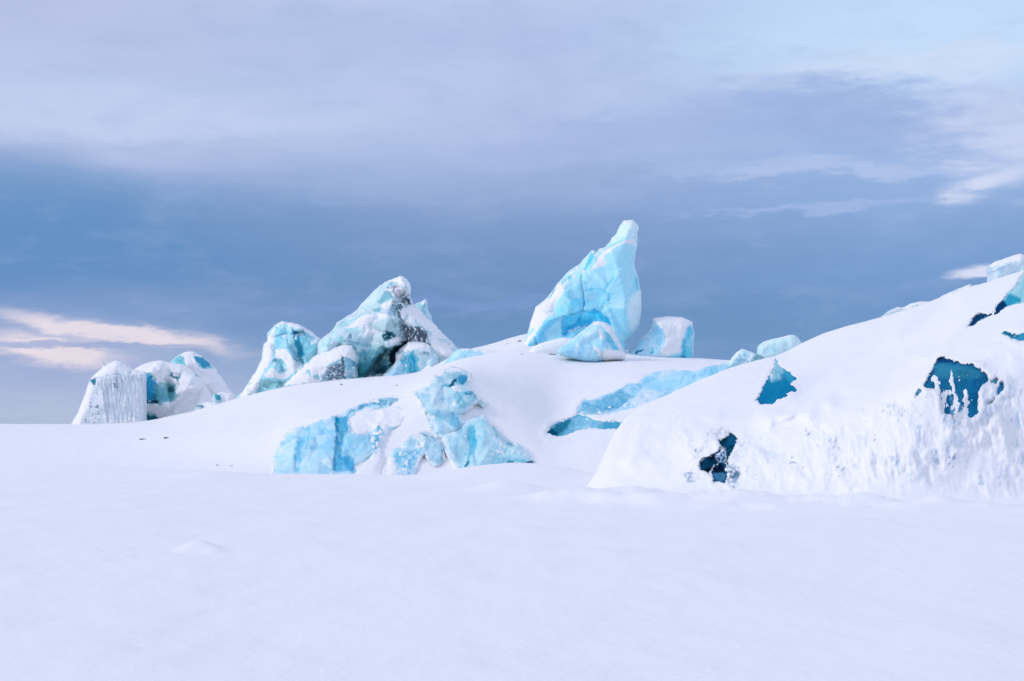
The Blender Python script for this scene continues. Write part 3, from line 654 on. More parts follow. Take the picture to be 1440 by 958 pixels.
block('ice_slab', 'squat flat topped pale slab with bright blue right end, beside the tall tooth', 'ice block',
  zT([(755,875),(770,845),(820,795),(850,765),(880,742),(898,715),(905,690),(910,658),(990,646),(1080,650),(1142,680),(1145,715),(1153,745),(1148,800),(1145,895),(1140,930),(900,935),(755,915)]),
  81.0, 40, 16, (186,218,247), [
   (zT([(765,850),(900,720),(940,700),(965,760),(950,850),(860,870)]), (176,216,248), 6, {'w': -4}),
   (zT([(920,700),(960,720),(975,790),(950,840),(930,800)]), (150,203,240), 4),
   (zT([(1142,690),(1110,720),(1080,800),(1062,900),(1160,900),(1160,740)]), (112,200,235), 3, {'w': -4}),
   (zT([(1095,790),(1110,780),(1095,900),(1072,900)]), (60,175,225), 2),
   (zT([(1120,720),(1160,730),(1150,880),(1130,800)]), (165,217,240), 3, {'spk': .1}),
   (zT([(1010,870),(1060,860),(1075,895),(960,895)]), (140,208,240), 3),
   (zT([(800,858),(840,838),(865,842),(820,862)]), (45,130,180), 1.2), (zT([(880,865),(905,830),(915,860)]), (90,190,225), 2)],
  snow=[zT([(908,655),(1080,640),(1145,680),(1108,720),(1085,790),(1070,850),(1000,885),(940,870),(975,800),(978,740),(930,690)])],
  cell=24, facet=4, seed=13, back=.9, th=1.5, jag=.6, snowrag=1.0, rim_frost_light=1.6)

# the broad peak and its neighbours
block('ice_peak', 'broad grey-blue ice peak streaked with dirt, dark hollow at its foot', 'ice peak',
  zP([(35,740),(38,690),(45,610),(80,570),(150,520),(180,480),(200,440),(270,400),(350,350),(400,295),(440,250),(480,210),(520,165),(560,130),(600,105),(640,85),(680,70),(715,62),(730,48),(760,55),(790,75),(815,110),(828,160),(822,225),(845,280),(900,330),(960,390),(1040,470),(1080,520),(1110,550),(1170,600),(1225,665),(1270,720),(1270,960),(100,980),(35,900)]),
  86.0, 62, 30, (180,206,230), [
   (zP([(400,290),(520,160),(640,80),(660,140),(560,240),(470,330),(390,370)]), (190,217,236), 5, {'w': 2}),
   (zP([(555,255),(640,145),(690,200),(660,235),(600,270),(560,285)]), (126,182,204), 3, {'w': -3}),
   (zP([(230,430),(400,390),(420,400),(330,440),(210,480)]), (150,200,222), 3),
   (zP([(60,600),(150,540),(200,480),(190,560),(120,660),(50,700)]), (182,218,240), 4),
   (zP([(480,462),(560,430),(690,395),(740,440),(775,480),(740,540),(690,560),(600,520),(540,500)]), (158,192,212), 4, {'w': 6}),
   (zP([(120,640),(300,560),(560,540),(650,600),(640,660),(500,700),(380,720),(240,620)]), (176,203,226), 8, {'w': 4}),
   (zP([(210,560),(260,560),(240,620),(215,620)]), (125,192,212), 4),
   (zP([(370,690),(560,640),(640,660),(500,800),(440,900),(370,900)]), (98,158,184), 8, {'w': -4}),
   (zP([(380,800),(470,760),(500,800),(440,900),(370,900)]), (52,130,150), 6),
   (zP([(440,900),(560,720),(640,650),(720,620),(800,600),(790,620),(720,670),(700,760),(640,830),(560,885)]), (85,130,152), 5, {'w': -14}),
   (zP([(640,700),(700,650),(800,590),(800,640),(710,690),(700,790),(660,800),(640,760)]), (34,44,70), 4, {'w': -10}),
   (zP([(600,700),(650,690),(640,760),(590,740)]), (130,165,180), 4),
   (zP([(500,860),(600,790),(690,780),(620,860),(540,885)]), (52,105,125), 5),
   (zP([(585,545),(615,505),(680,520),(705,555),(650,592),(600,590)]), (30,98,124), 4, {'w': -3, 'spk': .3, 'sc': 5}),
   (zP([(655,600),(720,560),(760,570),(720,620),(660,640)]), (176,185,205), 3, {'w': 4}),
   (zP([(640,150),(690,118),(740,140),(790,165),(800,210),(745,245),(690,222),(660,190)]), (200,202,222), 3, {'w': 4}),
   (zP([(770,230),(810,200),(830,290),(780,290)]), (62,72,92), 3, {'spk': .25, 'w': -3}),
   (zP([(690,120),(730,140),(700,170),(660,160),(650,140)]), (140,145,165), 3, {'spk': .1, 'sc': 3}),
   (zP([(660,255),(770,270),(770,320),(740,380),(750,410),(690,400),(660,350),(640,300)]), (115,150,168), 3, {'spk': .2}),
   (zP([(500,330),(560,305),(580,335),(520,360)]), (110,172,192), 2),
   (zP([(720,420),(780,470),(800,560),(740,590),(740,500)]), (98,112,130), 4, {'spk': .25, 'sc': 3}),
   (zP([(780,500),(860,462),(930,485),(965,570),(1000,640),(900,605),(810,600),(770,570)]), (92,104,124), 4, {'spk': .38, 'sc': 3.5, 'sy': 8}),
   (zP([(280,500),(440,480),(440,530),(300,520)]), (172,215,232), 3)],
  snow=[zP([(838,278),(905,330),(1040,465),(1180,600),(1260,700),(1260,780),(1060,730),(990,640),(965,560),(930,480),(860,450),(800,490),(765,440),(735,380),(735,320),(790,300)]),
        {'poly': zP([(780,470),(860,460),(930,480),(1010,640),(900,610),(800,600),(760,560)]), 'spk': -.10, 'sc': 4, 'sy': 9},
        zP([(640,85),(730,40),(795,70),(830,130),(826,235),(805,215),(795,160),(740,135),(700,108),(650,120)]),
        zP([(290,470),(400,385),(480,362),(560,360),(640,350),(650,385),(560,425),(470,462),(560,505),(600,525),(480,552),(410,545),(440,490),(380,478),(280,498),(205,512),(225,492)]),
        zP([(525,312),(580,280),(665,235),(690,300),(640,325),(600,352),(570,310)]),
        {'poly': zP([(640,250),(770,270),(770,400),(680,400),(600,340)]), 'spk': -.12, 'sc': 4},
        {'poly': zP([(640,590),(700,575),(690,600),(610,610)]), 'spk': .3}, zP([(718,262),(745,268),(772,298),(750,300),(725,285)])]
       + [{'poly': zP(q), 'cut': 1} for q in ([(505,395),(540,385),(545,405),(515,408)], [(845,440),(870,430),(850,455),(838,458)], [(945,490),(990,545),(975,545),(950,510)], [(1060,572),(1120,590),(1115,604),(1080,592)], [(1115,608),(1150,605),(1155,618),(1120,622)], [(1170,658),(1205,658),(1200,668),(1175,668)], [(780,400),(800,385),(805,400),(780,420)], [(270,498),(330,490),(300,505)], [(940,610),(995,630),(985,640),(945,620)])],
  cracks=[(zP([(438,890),(500,800),(580,715),(640,660)]), 2.0, 2, (48,88,108)), (zP([(350,640),(450,700),(560,720)]), 1.3, 2, (112,170,190)), (zP([(250,580),(400,640),(560,670)]), 1.5, 1.5, (135,190,208)),
          (zP([(470,860),(560,800),(640,700)]), 1.4, 2, (55,95,115)), (zP([(395,870),(480,770),(620,690)]), 1.2, 1, (75,125,145)), (zP([(800,620),(760,600),(700,655)]), 2.2, 3, (25,25,45)), (zP([(772,235),(748,290),(722,350),(755,440),(785,520),(765,590)]), 3.0, 2, (72,84,104)), (zP([(690,130),(680,200),(720,235),(780,190)]), 1.2, 2, (105,112,135)), (zP([(300,600),(470,640),(600,620)]), 1.2, 1.5, (120,175,200)), (zP([(150,560),(120,650)]), 1.2, 2, (130,185,210))],
  cell=24, facet=11, rough=3.0, tilt=(0, .25), seed=21, th=1.6, jag=1.6, warp=2.2, snowrag=2.0, facet_tint=.16, dust=.76, rim_frost_light=1.3)

block('ice_shard', 'small pale pointed shard behind the right shoulder of the broad grey-blue peak', 'ice shard',
  zP([(855,292),(880,275),(910,268),(935,250),(952,238),(965,270),(968,335),(985,365),(1002,390),(1006,432),(1000,560),(860,560),(835,420),(835,320)]),
  91.0, 16, 10, (178,216,240), [(zP([(870,300),(940,270),(960,380),(930,400)]), (155,205,232), 4)],
  snow=[zP([(850,290),(952,236),(960,300),(900,290)])], cell=12, facet=3, seed=22, back=1.2, th=1.0, jag=.8)

block('jagged_ice_block', 'blue block with one darker stripe, left of the broad peak', 'ice block',
  zB([(50,800),(90,765),(130,700),(165,650),(200,580),(208,520),(215,480),(238,462),(235,420),(280,370),(325,346),(350,352),(420,365),(460,385),(500,410),(555,452),(570,500),(570,640),(470,720),(360,790),(60,830)]),
  89.0, 46, 20, (150,208,238), [
   (zB([(275,400),(340,365),(390,395),(400,480),(350,510),(275,510)]), (160,214,242), 4, {'w': 2}),
   (zB([(420,400),(540,460),(540,560),(470,600),(450,520)]), (132,200,230), 5),
   (zB([(385,395),(418,408),(440,480),(462,550),(430,572),(400,480)]), (55,158,198), 3, {'w': -3}),
   (zB([(290,400),(320,375),(340,480),(290,500)]), (140,205,240), 4),
   (zB([(195,690),(260,700),(350,698),(335,738),(240,748),(165,745)]), (128,185,205), 3, {'w': -3}),
   (zB([(260,590),(285,572),(325,582),(345,645),(310,652),(320,610)]), (120,180,205), 3, {'w': -3}),
   (zB([(370,560),(460,570),(450,610),(390,600)]), (110,165,195), 4, {'spk': .15})],
  snow=[zB([(40,830),(130,700),(200,580),(215,480),(238,420),(285,372),(280,480),(262,590),(205,670),(190,740),(160,800)]),
        zB([(272,515),(350,508),(385,560),(460,600),(400,660),(350,695),(215,688),(205,670),(262,610),(320,655),(350,640),(325,585),(285,565)]),
        zB([(278,378),(320,340),(430,362),(565,450),(545,462),(430,398),(345,362)]), zB([(340,740),(360,700),(460,640),(570,600),(570,800),(300,800)])]
       + [{'poly': zB(q), 'cut': 1} for q in ([(370,362),(400,372),(445,402),(435,405),(390,380)],)],
  cell=20, facet=9, rough=3.0, tilt=(.1, .15), seed=23, th=1.6, jag=1.3, rim_frost_light=1.5)

block('snowy_boulder', 'rounded snowy boulder with dirty grey face before the broad peak', 'ice boulder',
  zB([(330,735),(345,712),(400,660),(470,590),(520,555),(560,530),(600,512),(640,500),(700,486),(745,490),(760,510),(772,560),(778,600),(782,690),(790,800),(330,800)]),
  84.6, 34, 24, (150,190,215), [
   (zB([(570,700),(610,610),(680,590),(690,700)]), (112,122,148), 5, {'spk': .3, 'sc': 3}), (zB([(700,560),(780,580),(785,720),(700,700)]), (140,190,218), 4),
   (zB([(740,560),(770,570),(775,640),(745,650)]), (105,160,195), 3, {'spk': .2})],
  snow=[zB([(320,740),(400,655),(560,525),(700,480),(748,488),(775,560),(765,590),(720,572),(690,560),(640,590),(600,620),(575,670),(560,710),(500,720),(400,730)]),
        {'poly': zB([(400,700),(560,600),(700,560),(780,600),(780,720),(400,730)]), 'spk': -.08, 'sc': 4}]
       + [{'poly': zB(q), 'cut': 1} for q in ([(475,655),(490,640),(488,670)], [(515,675),(535,665),(538,690),(520,688)])],
  cracks=[(zB([(660,515),(690,560),(688,640),(706,705)]), 1.3, 4, (45,50,75))], cell=18, facet=4, seed=24, th=2.0, jag=1.0)

block('striped_ice_block', 'low ice block with cyan upright stripes right of the broad peak', 'ice block',
  zP([(545,905),(600,870),(640,840),(690,770),(692,700),(720,670),(740,650),(800,600),(880,596),(940,605),(985,625),(1020,690),(1068,722),(1072,820),(1080,960),(560,980)]),
  84.4, 30, 14, (172,206,234), [
   (zP([(735,760),(780,720),(850,690),(885,740),(900,850),(850,900),(740,900)]), (88,178,214), 4, {'w': -2}),
   (zP([(800,730),(830,700),(880,800),(870,870),(820,860)]), (48,160,205), 2),
   (zP([(695,700),(770,690),(740,740),(712,770)]), (186,190,212), 4, {'w': 3}), (zP([(890,690),(980,680),(990,710),(900,712)]), (140,150,176), 3, {'spk': .2}),
   (zP([(640,850),(760,780),(760,890),(600,905)]), (165,208,240), 4), (zP([(1045,720),(1075,720),(1075,830),(1055,820)]), (130,190,222), 2)],
  snow=[zP([(700,690),(740,645),(800,592),(900,592),(990,630),(1000,700),(900,676),(820,682),(740,688)]), {'poly': zP([(755,720),(790,740),(800,860),(770,880)]), 'spk': .02, 'sc': 3, 'sy': 9}],
  cracks=[(zP([(x, 700),(x+30, 780),(x+38, 880)]), .7, 1.0, (120,200,228)) for x in (775, 800, 838)], cell=14, facet=4, seed=25, th=2.2, jag=.9)

block('snow_pillow', 'rounded pillow of snow beside the cyan-striped low ice block', 'snow lump',
  zP([(830,950),(880,870),(920,825),(960,790),(1000,784),(1035,800),(1052,825),(1040,850),(1000,960)]), 83.6, 14, 12, (217,223,244), [], cell=40, facet=1, rough=.8, jag=.3, seed=26, facet_tint=0, tone_var=0)

block('ice_ledge', 'low pale blue ledge between the broad peak and the tall tooth', 'ice ledge',
  zL([(100,560),(130,530),(150,500),(200,450),(235,405),(280,365),(315,345),(400,345),(440,352),(560,355),(720,370),(820,400),(800,450),(700,520),(400,600)]),
  77.5, 20, 10, (168,218,244), [(zL([(160,510),(240,400),(300,430),(280,500)]), (158,212,243), 4), (zL([(420,350),(560,350),(500,450),(430,440)]), (180,218,245), 5), (zL([(560,340),(830,360),(830,480),(540,480)]), (203,218,246), 8)],
  snow=[zL([(100,600),(130,520),(235,400),(215,450),(170,500),(150,560)]), zL([(520,335),(830,330),(850,480),(620,480),(560,400)])], cell=24, facet=3, seed=27, dfun=None, jag=.6, th=1.2)

# ice wall in the front of the hill
BG = (163,209,240)
block('ice_wall', 'long wall of layered pale blue ice at the left foot of the snow hill', 'ice wall',
  zW([(72,575),(76,540),(78,500),(98,450),(125,400),(150,358),(190,345),(240,335),(300,312),(345,296),(395,282),(425,262),(450,250),(500,232),(560,215),(620,200),(680,192),(716,200),(706,228),(720,260),(720,330),(650,360),(625,400),(605,450),(620,500),(600,600),(370,610),(215,610),(90,600)]),
  50.0, 19, 14, (164,209,240), [
   (zW([(200,345),(262,333),(245,380),(222,450),(210,560),(182,560),(190,440)]), (125,193,234), 4, {'w': -3}),
   (zW([(265,330),(385,285),(380,460),(345,470),(300,450),(262,465),(240,440)]), (153,205,240), 4, {'w': 3}),
   (zW([(130,370),(200,345),(190,470),(180,560),(100,560),(100,470)]), (172,213,240), 6, {'w': 3}),
   (zW([(386,290),(408,282),(412,340),(405,370),(381,362)]), (35,142,190), 2, {'w': -6}),
   (zW([(408,285),(448,285),(442,370),(425,400),(415,450),(420,555),(368,558),(380,470),(392,370)]), (86,168,214), 4, {'w': -5}),
   (zW([(420,400),(560,380),(610,360),(600,430),(520,480),(450,490),(415,470)]), (140,200,238), 5, {'w': 3}),
   (zW([(540,390),(612,350),(604,420),(570,450)]), (105,176,218), 4), (zW([(368,500),(450,480),(475,500),(470,560),(368,560)]), (84,172,222), 4),
   (zW([(440,285),(450,255),(560,215),(640,195),(722,198),(690,245),(600,242),(540,240),(480,268)]), (84,160,202), 4, {'w': -4}),
   (zW([(590,215),(670,200),(680,235),(600,240)]), (130,185,215), 3, {'spk': .15}),
   (zW([(455,252),(520,232),(540,240),(480,268)]), (52,145,195), 2),
   (zW([(213,590),(216,520),(240,480),(270,458),(310,455),(345,475),(366,520),(372,590)]), (176,214,241), 3, {'w': 5}),
   (zW([(250,340),(262,335),(250,450),(238,450)]), (110,190,232), 2)],
  snow=[zW([(443,302),(480,272),(520,258),(620,246),(696,242),(720,200),(740,260),(740,330),(640,350),(612,372),(600,350),(590,342),(560,372),(500,388),(455,376)]),
        zW([(470,530),(500,508),(540,495),(570,468),(640,450),(700,620),(440,620),(480,560)]),
        zW([(150,350),(300,300),(340,290),(300,318),(170,352)]), {'poly': zW([(540,350),(640,340),(640,450),(560,470)]), 'spk': -.1, 'sc': 5}],
  cracks=[(zW([(190,540),(205,440),(215,350)]), 1.2, 3, (105,180,225)), (zW([(378,560),(382,440),(395,330)]), 1.2, 3, (70,150,200)), (zW([(412,460),(420,380),(445,300)]), 1, 2, (100,178,220)), (zW([(264,455),(255,390),(262,335)]), 1, 2, (120,192,235)), (zW([(600,370),(592,340)]), 1.2, 2, (40,120,170))],
  cell=20, facet=6, rough=1.2, tilt=(0, .05), bumps=[(zW([(443,302),(480,272),(620,240),(730,200),(740,330),(640,350),(590,342),(560,372),(455,376)]), -13, 5), (zW([(470,530),(570,468),(640,450),(700,620),(440,620)]), -12, 5)], seed=31, dfun=hill_d, proud=0.0, th=3.2, jag=1.4, warp=1.5, snowrag=2.2, back=1.3, facet_tint=.2, tone_var=.7)

block('ice_patch', 'low mottled blue patch of ice between the long wall and the leaning ice column', 'ice outcrop',
  grow(zQ([(-70,900),(-60,800),(-30,715),(0,706),(40,700),(45,650),(62,625),(100,615),(150,632),(185,680),(190,730),(140,790),(110,900)]), 4),
  50.2, 10, 10, (168,207,238), [(zQ([(0,720),(60,720),(180,700),(120,800),(90,900),(20,900),(10,800)]), (112,180,224), 5, {'spk': .25, 'sc': 6}), (zQ([(50,640),(110,620),(150,650),(90,670)]), (140,190,225), 3), (zQ([(-60,740),(20,720),(60,780),(30,850)]), (130,195,232), 4)],
  snow=[{'poly': zQ([(-80,690),(200,600),(200,900),(-80,900)]), 'spk': -.16, 'sc': 7}, zQ([(-100,760),(-20,760),(0,900),(-100,900)])], cell=14, facet=4, seed=32, dfun=hill_d, proud=.12, jag=2, th=2, back=1.5)

block('ice_column', 'slanting column of broken pale ice with a teal notch at its top', 'ice outcrop',
  grow(zQ([(128,275),(180,262),(235,222),(290,188),(285,160),(310,140),(350,120),(400,98),(440,105),(490,128),(538,145),(522,210),(530,260),(560,290),(600,325),(662,370),(640,380),(602,352),(560,365),(520,395),(490,420),(460,432),(475,465),(492,495),(430,552),(380,582),(330,610),(290,600),(270,570),(250,540),(210,430),(172,360),(160,320)]), 3),
  53.0, 18, 13, (168,209,236), [
   (zQ([(130,275),(235,225),(240,400),(200,400)]), (156,200,230), 4), (zQ([(285,160),(350,120),(490,128),(535,145),(520,210),(430,230),(300,210)]), (130,183,214), 4, {'w': -2}),
   (zQ([(445,170),(490,140),(525,160),(500,215),(455,215)]), (62,150,196), 3, {'w': -5}), (zQ([(365,230),(400,195),(440,180),(440,205),(390,235)]), (25,105,145), 2, {'w': -6}), (zQ([(320,235),(370,200),(380,240)]), (100,172,205), 3),
   (zQ([(250,240),(360,250),(400,380),(330,430),(260,400)]), (186,214,238), 8, {'w': 3}),
   (zQ([(430,270),(530,260),(600,330),(560,365),(490,420),(445,400)]), (125,190,218), 4, {'spk': .3, 'w': 2}), (zQ([(490,270),(545,290),(500,300)]), (70,150,185), 2),
   (zQ([(260,430),(300,420),(350,500),(350,590),(300,570),(265,490)]), (142,196,228), 5), (zQ([(400,440),(460,440),(492,495),(430,550),(390,520)]), (134,194,226), 4)],
  snow=[zQ([(375,245),(430,215),(480,245),(520,250),(480,275),(430,275),(395,260)]), {'poly': zQ([(400,340),(450,350),(440,420),(410,400)]), 'spk': .1}, {'poly': zQ([(200,420),(280,440),(290,600),(240,540)]), 'spk': -.05, 'sc': 4}, zQ([(290,150),(400,85),(540,130),(530,150),(490,135),(400,112),(340,130)])],
  cracks=[(zQ([(128,278),(180,370),(215,450),(260,540),(300,600)]), 1.2, 3, (100,150,185)), (zQ([(530,260),(600,330),(662,374)]), 1.3, 2, (70,120,155)), (zQ([(460,440),(492,495)]), 1, 2, (85,160,195)), (zQ([(380,370),(440,300),(500,290)]), .8, 1.5, (120,180,210))],
  cell=17, facet=6, rough=1.3, seed=33, facet_tint=.2, dfun=hill_d, proud=.10, th=2.4, jag=1.8, back=1.5)

block('ice_splinter', 'narrow grey-blue wedge of ice pointing down below the leaning ice column', 'ice outcrop',
  grow(zQ([(158,570),(190,582),(240,605),(290,612),(318,640),(335,700),(328,780),(300,800),(285,815),(262,803),(210,740),(182,690),(178,630),(195,605)]), 4),
  50.6, 10, 8, (150,192,224), [(zQ([(200,640),(300,640),(290,780),(230,740)]), (160,200,232), 5)], snow=[{'poly': zQ([(150,560),(340,560),(340,820),(150,820)]), 'spk': -.22, 'sc': 5}],
  cracks=[(zQ([(160,570),(200,590),(270,618)]), 1.1, 2, (65,110,145)), (zQ([(325,640),(335,700),(325,790)]), 1, 2, (80,135,170))], cell=12, facet=4, seed=34, dfun=hill_d, proud=.10, jag=1.4, th=1.8, back=1.5)

block('ice_wedge', 'triangular wedge of mottled blue ice right of the leaning ice column', 'ice outcrop',
  grow(zQ([(325,640),(340,600),(380,580),(430,552),(490,512),(560,472),(640,448),(690,510),(740,570),(830,640),(880,660),(935,690),(970,740),(985,780),(1012,790),(1020,830),(990,900),(460,900),(420,830),(380,760),(345,700)]), 2),
  49.6, 22, 14, (164,209,236), [
   (zQ([(510,530),(560,510),(600,640),(590,680),(540,760),(520,840),(500,840),(540,680)]), (94,186,224), 5, {'w': -3}), (zQ([(340,640),(440,560),(510,560),(520,700),(470,800),(420,800)]), (155,200,230), 7, {'w': 2}),
   (zQ([(580,700),(680,690),(670,800),(600,800)]), (170,214,238), 4, {'w': 3}), (zQ([(560,490),(640,450),(700,560),(640,640),(590,620)]), (166,214,238), 5, {'w': 2}),
   (zQ([(700,750),(900,770),(1000,800),(960,830),(700,860)]), (128,190,222), 5), (zQ([(660,460),(760,580),(880,670),(850,700),(740,610)]), (105,165,195), 4, {'spk': .3, 'sc': 3}),
   (zQ([(960,788),(1012,790),(1015,815),(960,815)]), (25,95,125), 2), (zQ([(500,800),(525,780),(530,830),(500,840)]), (60,130,165), 2), (zQ([(820,790),(860,780),(860,820),(820,820)]), (70,145,180), 2)],
  snow=[{'poly': zQ([(640,500),(720,600),(860,700),(960,720),(960,770),(760,740),(680,660)]), 'spk': -.03, 'sc': 5}, {'poly': zQ([(430,560),(510,540),(520,620),(460,600)]), 'spk': .0, 'sc': 4}, zQ([(330,690),(345,690),(400,770),(450,840),(430,900),(380,900),(340,800)]),
        {'poly': zQ([(680,660),(740,660),(720,800),(650,800)]), 'spk': -.15, 'sc': 5}],
  cracks=[(zQ([(335,650),(385,745),(440,830)]), 1.2, 3, (75,135,170)), (zQ([(690,510),(760,600),(830,650),(900,690)]), 1.3, 2.5, (95,145,175)), (zQ([(590,680),(560,740),(580,820)]), 1, 2, (80,160,200)), (zQ([(400,640),(450,690),(440,790)]), .8, 1.5, None)],
  cell=19, facet=6, rough=1.3, facet_tint=.2, seed=35, dfun=hill_d, proud=.05, th=2.4, jag=1.6, back=1.4, tone_var=.8)

# blue ice in the trench
def hill_base(u, v): return Loft.depth(hill, u, v, HILL_IMAX)
block('ice_band', 'long band of pale blue ice lying open in the snow right of centre', 'ice band',
  grow(strip, 4), 60.0, 8, 6, (150,205,242), [
   (zS([(250,470),(275,420),(360,396),(480,352),(545,390),(500,430),(400,480),(320,482)]), (112,182,224), 6), (zS([(390,400),(480,355),(540,385),(480,440),(400,470),(370,440)]), (98,170,215), 4, {'spk': .35, 'sc': 6}),
   (zS([(250,470),(290,440),(370,450),(370,480),(300,484)]), (120,180,215), 4), (zS([(500,330),(570,320),(600,345),(540,370)]), (110,180,222), 3, {'spk': .2}),
   (zS([(620,270),(860,250),(930,235),(920,300),(800,370),(640,330)]), (160,211,246), 8, {'w': 1}), (zS([(930,235),(1030,222),(1025,262),(940,280)]), (140,202,238), 4),
   (zS([(600,340),(700,370),(620,410),(540,440),(520,420)]), (190,215,243), 6)],
  cracks=[(zS([(860,255),(850,300),(800,360)]), 1.2, 1.5, (135,195,235)), (zS([(275,420),(380,450),(470,440)]), 1, 2, (90,150,190)), (zS([(935,235),(940,290)]), 1, 2, (110,185,230))],
  snow=[{'poly': zS([(300,455),(372,448),(540,400),(640,350),(700,380),(560,470),(380,500)]), 'spk': -.12, 'sc': 7}], cell=26, facet=6, rough=2.2, seed=41, dfun=hill_base, proud=-.22, jag=3.0, th=1.5, back=2.0, facet_tint=.14)
block('ice_tongue', 'narrow darker teal tongue of ice just below the long pale band', 'ice band',
  grow(tongue, 4), 55.0, 7, 6, (90,165,205), [(zS([(103,573),(165,518),(230,500),(200,560),(155,592)]), (40,118,152), 6), (zS([(100,575),(130,545),(160,575),(150,592)]), (18,82,115), 4), (zS([(230,500),(300,475),(360,515),(360,548),(250,560)]), (120,182,220), 7), (zS([(380,515),(520,515),(520,550),(400,550)]), (62,155,200), 5)],
  snow=[zS([(285,488),(318,500),(332,515),(310,518),(290,505)]), {'poly': zS([(110,530),(200,500),(200,515),(130,548)]), 'spk': -.1, 'sc': 3}], cell=20, facet=5, seed=42, dfun=hill_base, proud=-.22, jag=2.6, th=1.5, back=2.5)

# ice lying open in the mound
def mound_base(u, v):
    D_ = mound.D; mound.D = mound_D0; r = mound.depth(u, v, MD_IMAX); mound.D = D_; return r
def set_in(name, label, key, D, col, patches, proud, seed, k=3.5, **kw):
    kw.setdefault('cell', 18); kw.setdefault('facet', 4)
    return block(name, label, 'ice outcrop', grow(hol[key], k), D, kw.pop('T', 5), 6, col, patches, seed=seed, dfun=mound_base, proud=proud, jag=1.2, back=3.0, **kw)
set_in('teal_ice', 'small teal fin of ice in the smooth left shoulder of the mound', 'teal', 44, (20,120,168), [
   (zS([(1190,400),(1240,430),(1340,350),(1360,380),(1240,450),(1150,430)]), (22,112,158), 6), (zS([(1225,290),(1250,190),(1280,210),(1310,250),(1290,300),(1240,310)]), (110,172,205), 8), (zS([(1290,230),(1350,270),(1360,330),(1310,300)]), (48,145,185), 6)], -.2, 51, facet_tint=.22)
block('dark_ice', 'dark teal ice with a grey rib inside the small cave of the right mound', 'ice outcrop',
   grow(hol['cave'], 4), 33.5, 8, 8, (14,66,102),
   [(zV([(215,360),(300,290),(335,320),(270,405)]), (6,52,84), 4), (zV([(305,380),(345,350),(378,370),(375,410),(320,415)]), (3,28,55), 3), (zV([(310,415),(388,410),(388,475),(308,475)]), (50,105,150), 4),
    (zV([(325,275),(365,235),(392,255),(385,345),(345,345),(318,310)]), (120,155,195), 3, {'w': 6, 'spk': .3, 'sc': 4}), (zV([(350,190),(425,140),(470,185),(440,225)]), (14,78,118), 4)],
   snow=[zV([(345,240),(372,222),(390,250),(376,280),(352,275)]), zV([(268,400),(285,365),(315,345),(330,350),(305,385),(300,440),(275,430)]), zV([(378,350),(400,330),(410,400),(392,480),(380,400)]), {'poly': zV([(320,260),(400,240),(400,350),(310,360)]), 'spk': -.1, 'sc': 3}],
   dfun=mound_base, proud=-.3, cell=12, facet=5, seed=52, jag=1.2, back=2.0, th=2)
set_in('blue_ice_window', 'large deep blue ice face in the right mound with upright snow runs', 'window', 34, (24,98,145), [
   (R5([(440,160),(462,105),(560,140),(620,165),(540,158),(500,150),(450,165)]), (8,66,118), 3), (R5([(440,160),(560,165),(700,200),(690,240),(430,230)]), (42,118,158), 8),
   (R5([(560,300),(625,240),(740,240),(680,320),(680,460),(625,460),(600,320)]), (20,98,150), 6), (R5([(500,340),(580,340),(590,480),(520,440)]), (90,145,195), 5, {'spk': .2, 'sc': 5, 'sy': 12})], -.18, 53,
   snow=[R5([(522,215),(532,182),(542,215),(548,280),(560,330),(572,380),(560,420),(545,350),(520,300)]), R5([(425,232),(455,218),(470,260),(468,310),(440,300),(425,262)]), R5([(595,300),(612,280),(622,320),(625,470),(590,480),(572,470),(585,380)]),
         R5([(560,240),(580,232),(584,250),(566,256)]), R5([(480,200),(490,196),(494,206),(484,208)]), R5([(604,205),(608,195),(612,240),(605,260)]), {'poly': R5([(470,300),(580,310),(590,490),(470,480)]), 'spk': .06, 'sc': 5, 'sy': 16}, {'poly': R5([(380,150),(740,150),(740,480),(380,480)]), 'spk': -.36, 'sc': 3}],
   T=4, th=3.0, snowrag=2.6)
set_in('blue_sliver', 'thin blue sliver of ice just off the upper right of the large deep blue face', 'slot_a', 33, (72,140,175), [], -.15, 54)
set_in('blue_slot', 'small upright oval of blue ice right of the large deep blue face', 'slot_b', 33, (48,125,178), [], -.15, 55)
set_in('grey_blue_sliver', 'slanting grey-blue sliver of ice low right of the large deep blue face', 'slot_c', 33, (128,170,195), [], -.15, 56)
set_in('corner_ice', 'small blue corner of ice at the lower left of the large deep blue face', 'slot_d', 33, (88,150,190), [], -.15, 57)
set_in('ridge_ice', 'turquoise and near-black ice ridge under the snow slope, upper right edge', 'top_a', 42, (140,196,218), [
   (R4([(1165,565),(1250,480),(1330,540),(1340,580),(1180,640)]), (50,150,188), 5), (R4([(1215,500),(1300,420),(1400,300),(1500,300),(1500,500),(1330,520)]), (132,190,214), 8),
   (R4([(1000,740),(1165,560),(1192,615),(1130,700),(1060,720)]), (8,66,112), 2), (R4([(780,860),(860,740),(940,680),(1045,690),(1040,720),(980,745),(900,800)]), (12,70,115), 3), (R4([(980,735),(1030,720),(1020,760)]), (70,135,160), 2)], -.28, 58,
   snow=[{'poly': R4([(960,700),(1060,690),(1100,760),(960,780)]), 'spk': -.1, 'sc': 3}], cell=22, T=5)
set_in('teal_edge_ice', 'teal strip of ice low at the right edge, beneath the snow-covered shelf', 'top_b', 36, (52,140,180), [(R4([(1150,860),(1300,870),(1320,920),(1240,920)]), (32,105,140), 4)], -.15, 59, snow=[{'poly': R4([(1200,850),(1700,850),(1700,1000),(1200,950)]), 'spk': -.3, 'sc': 3}])

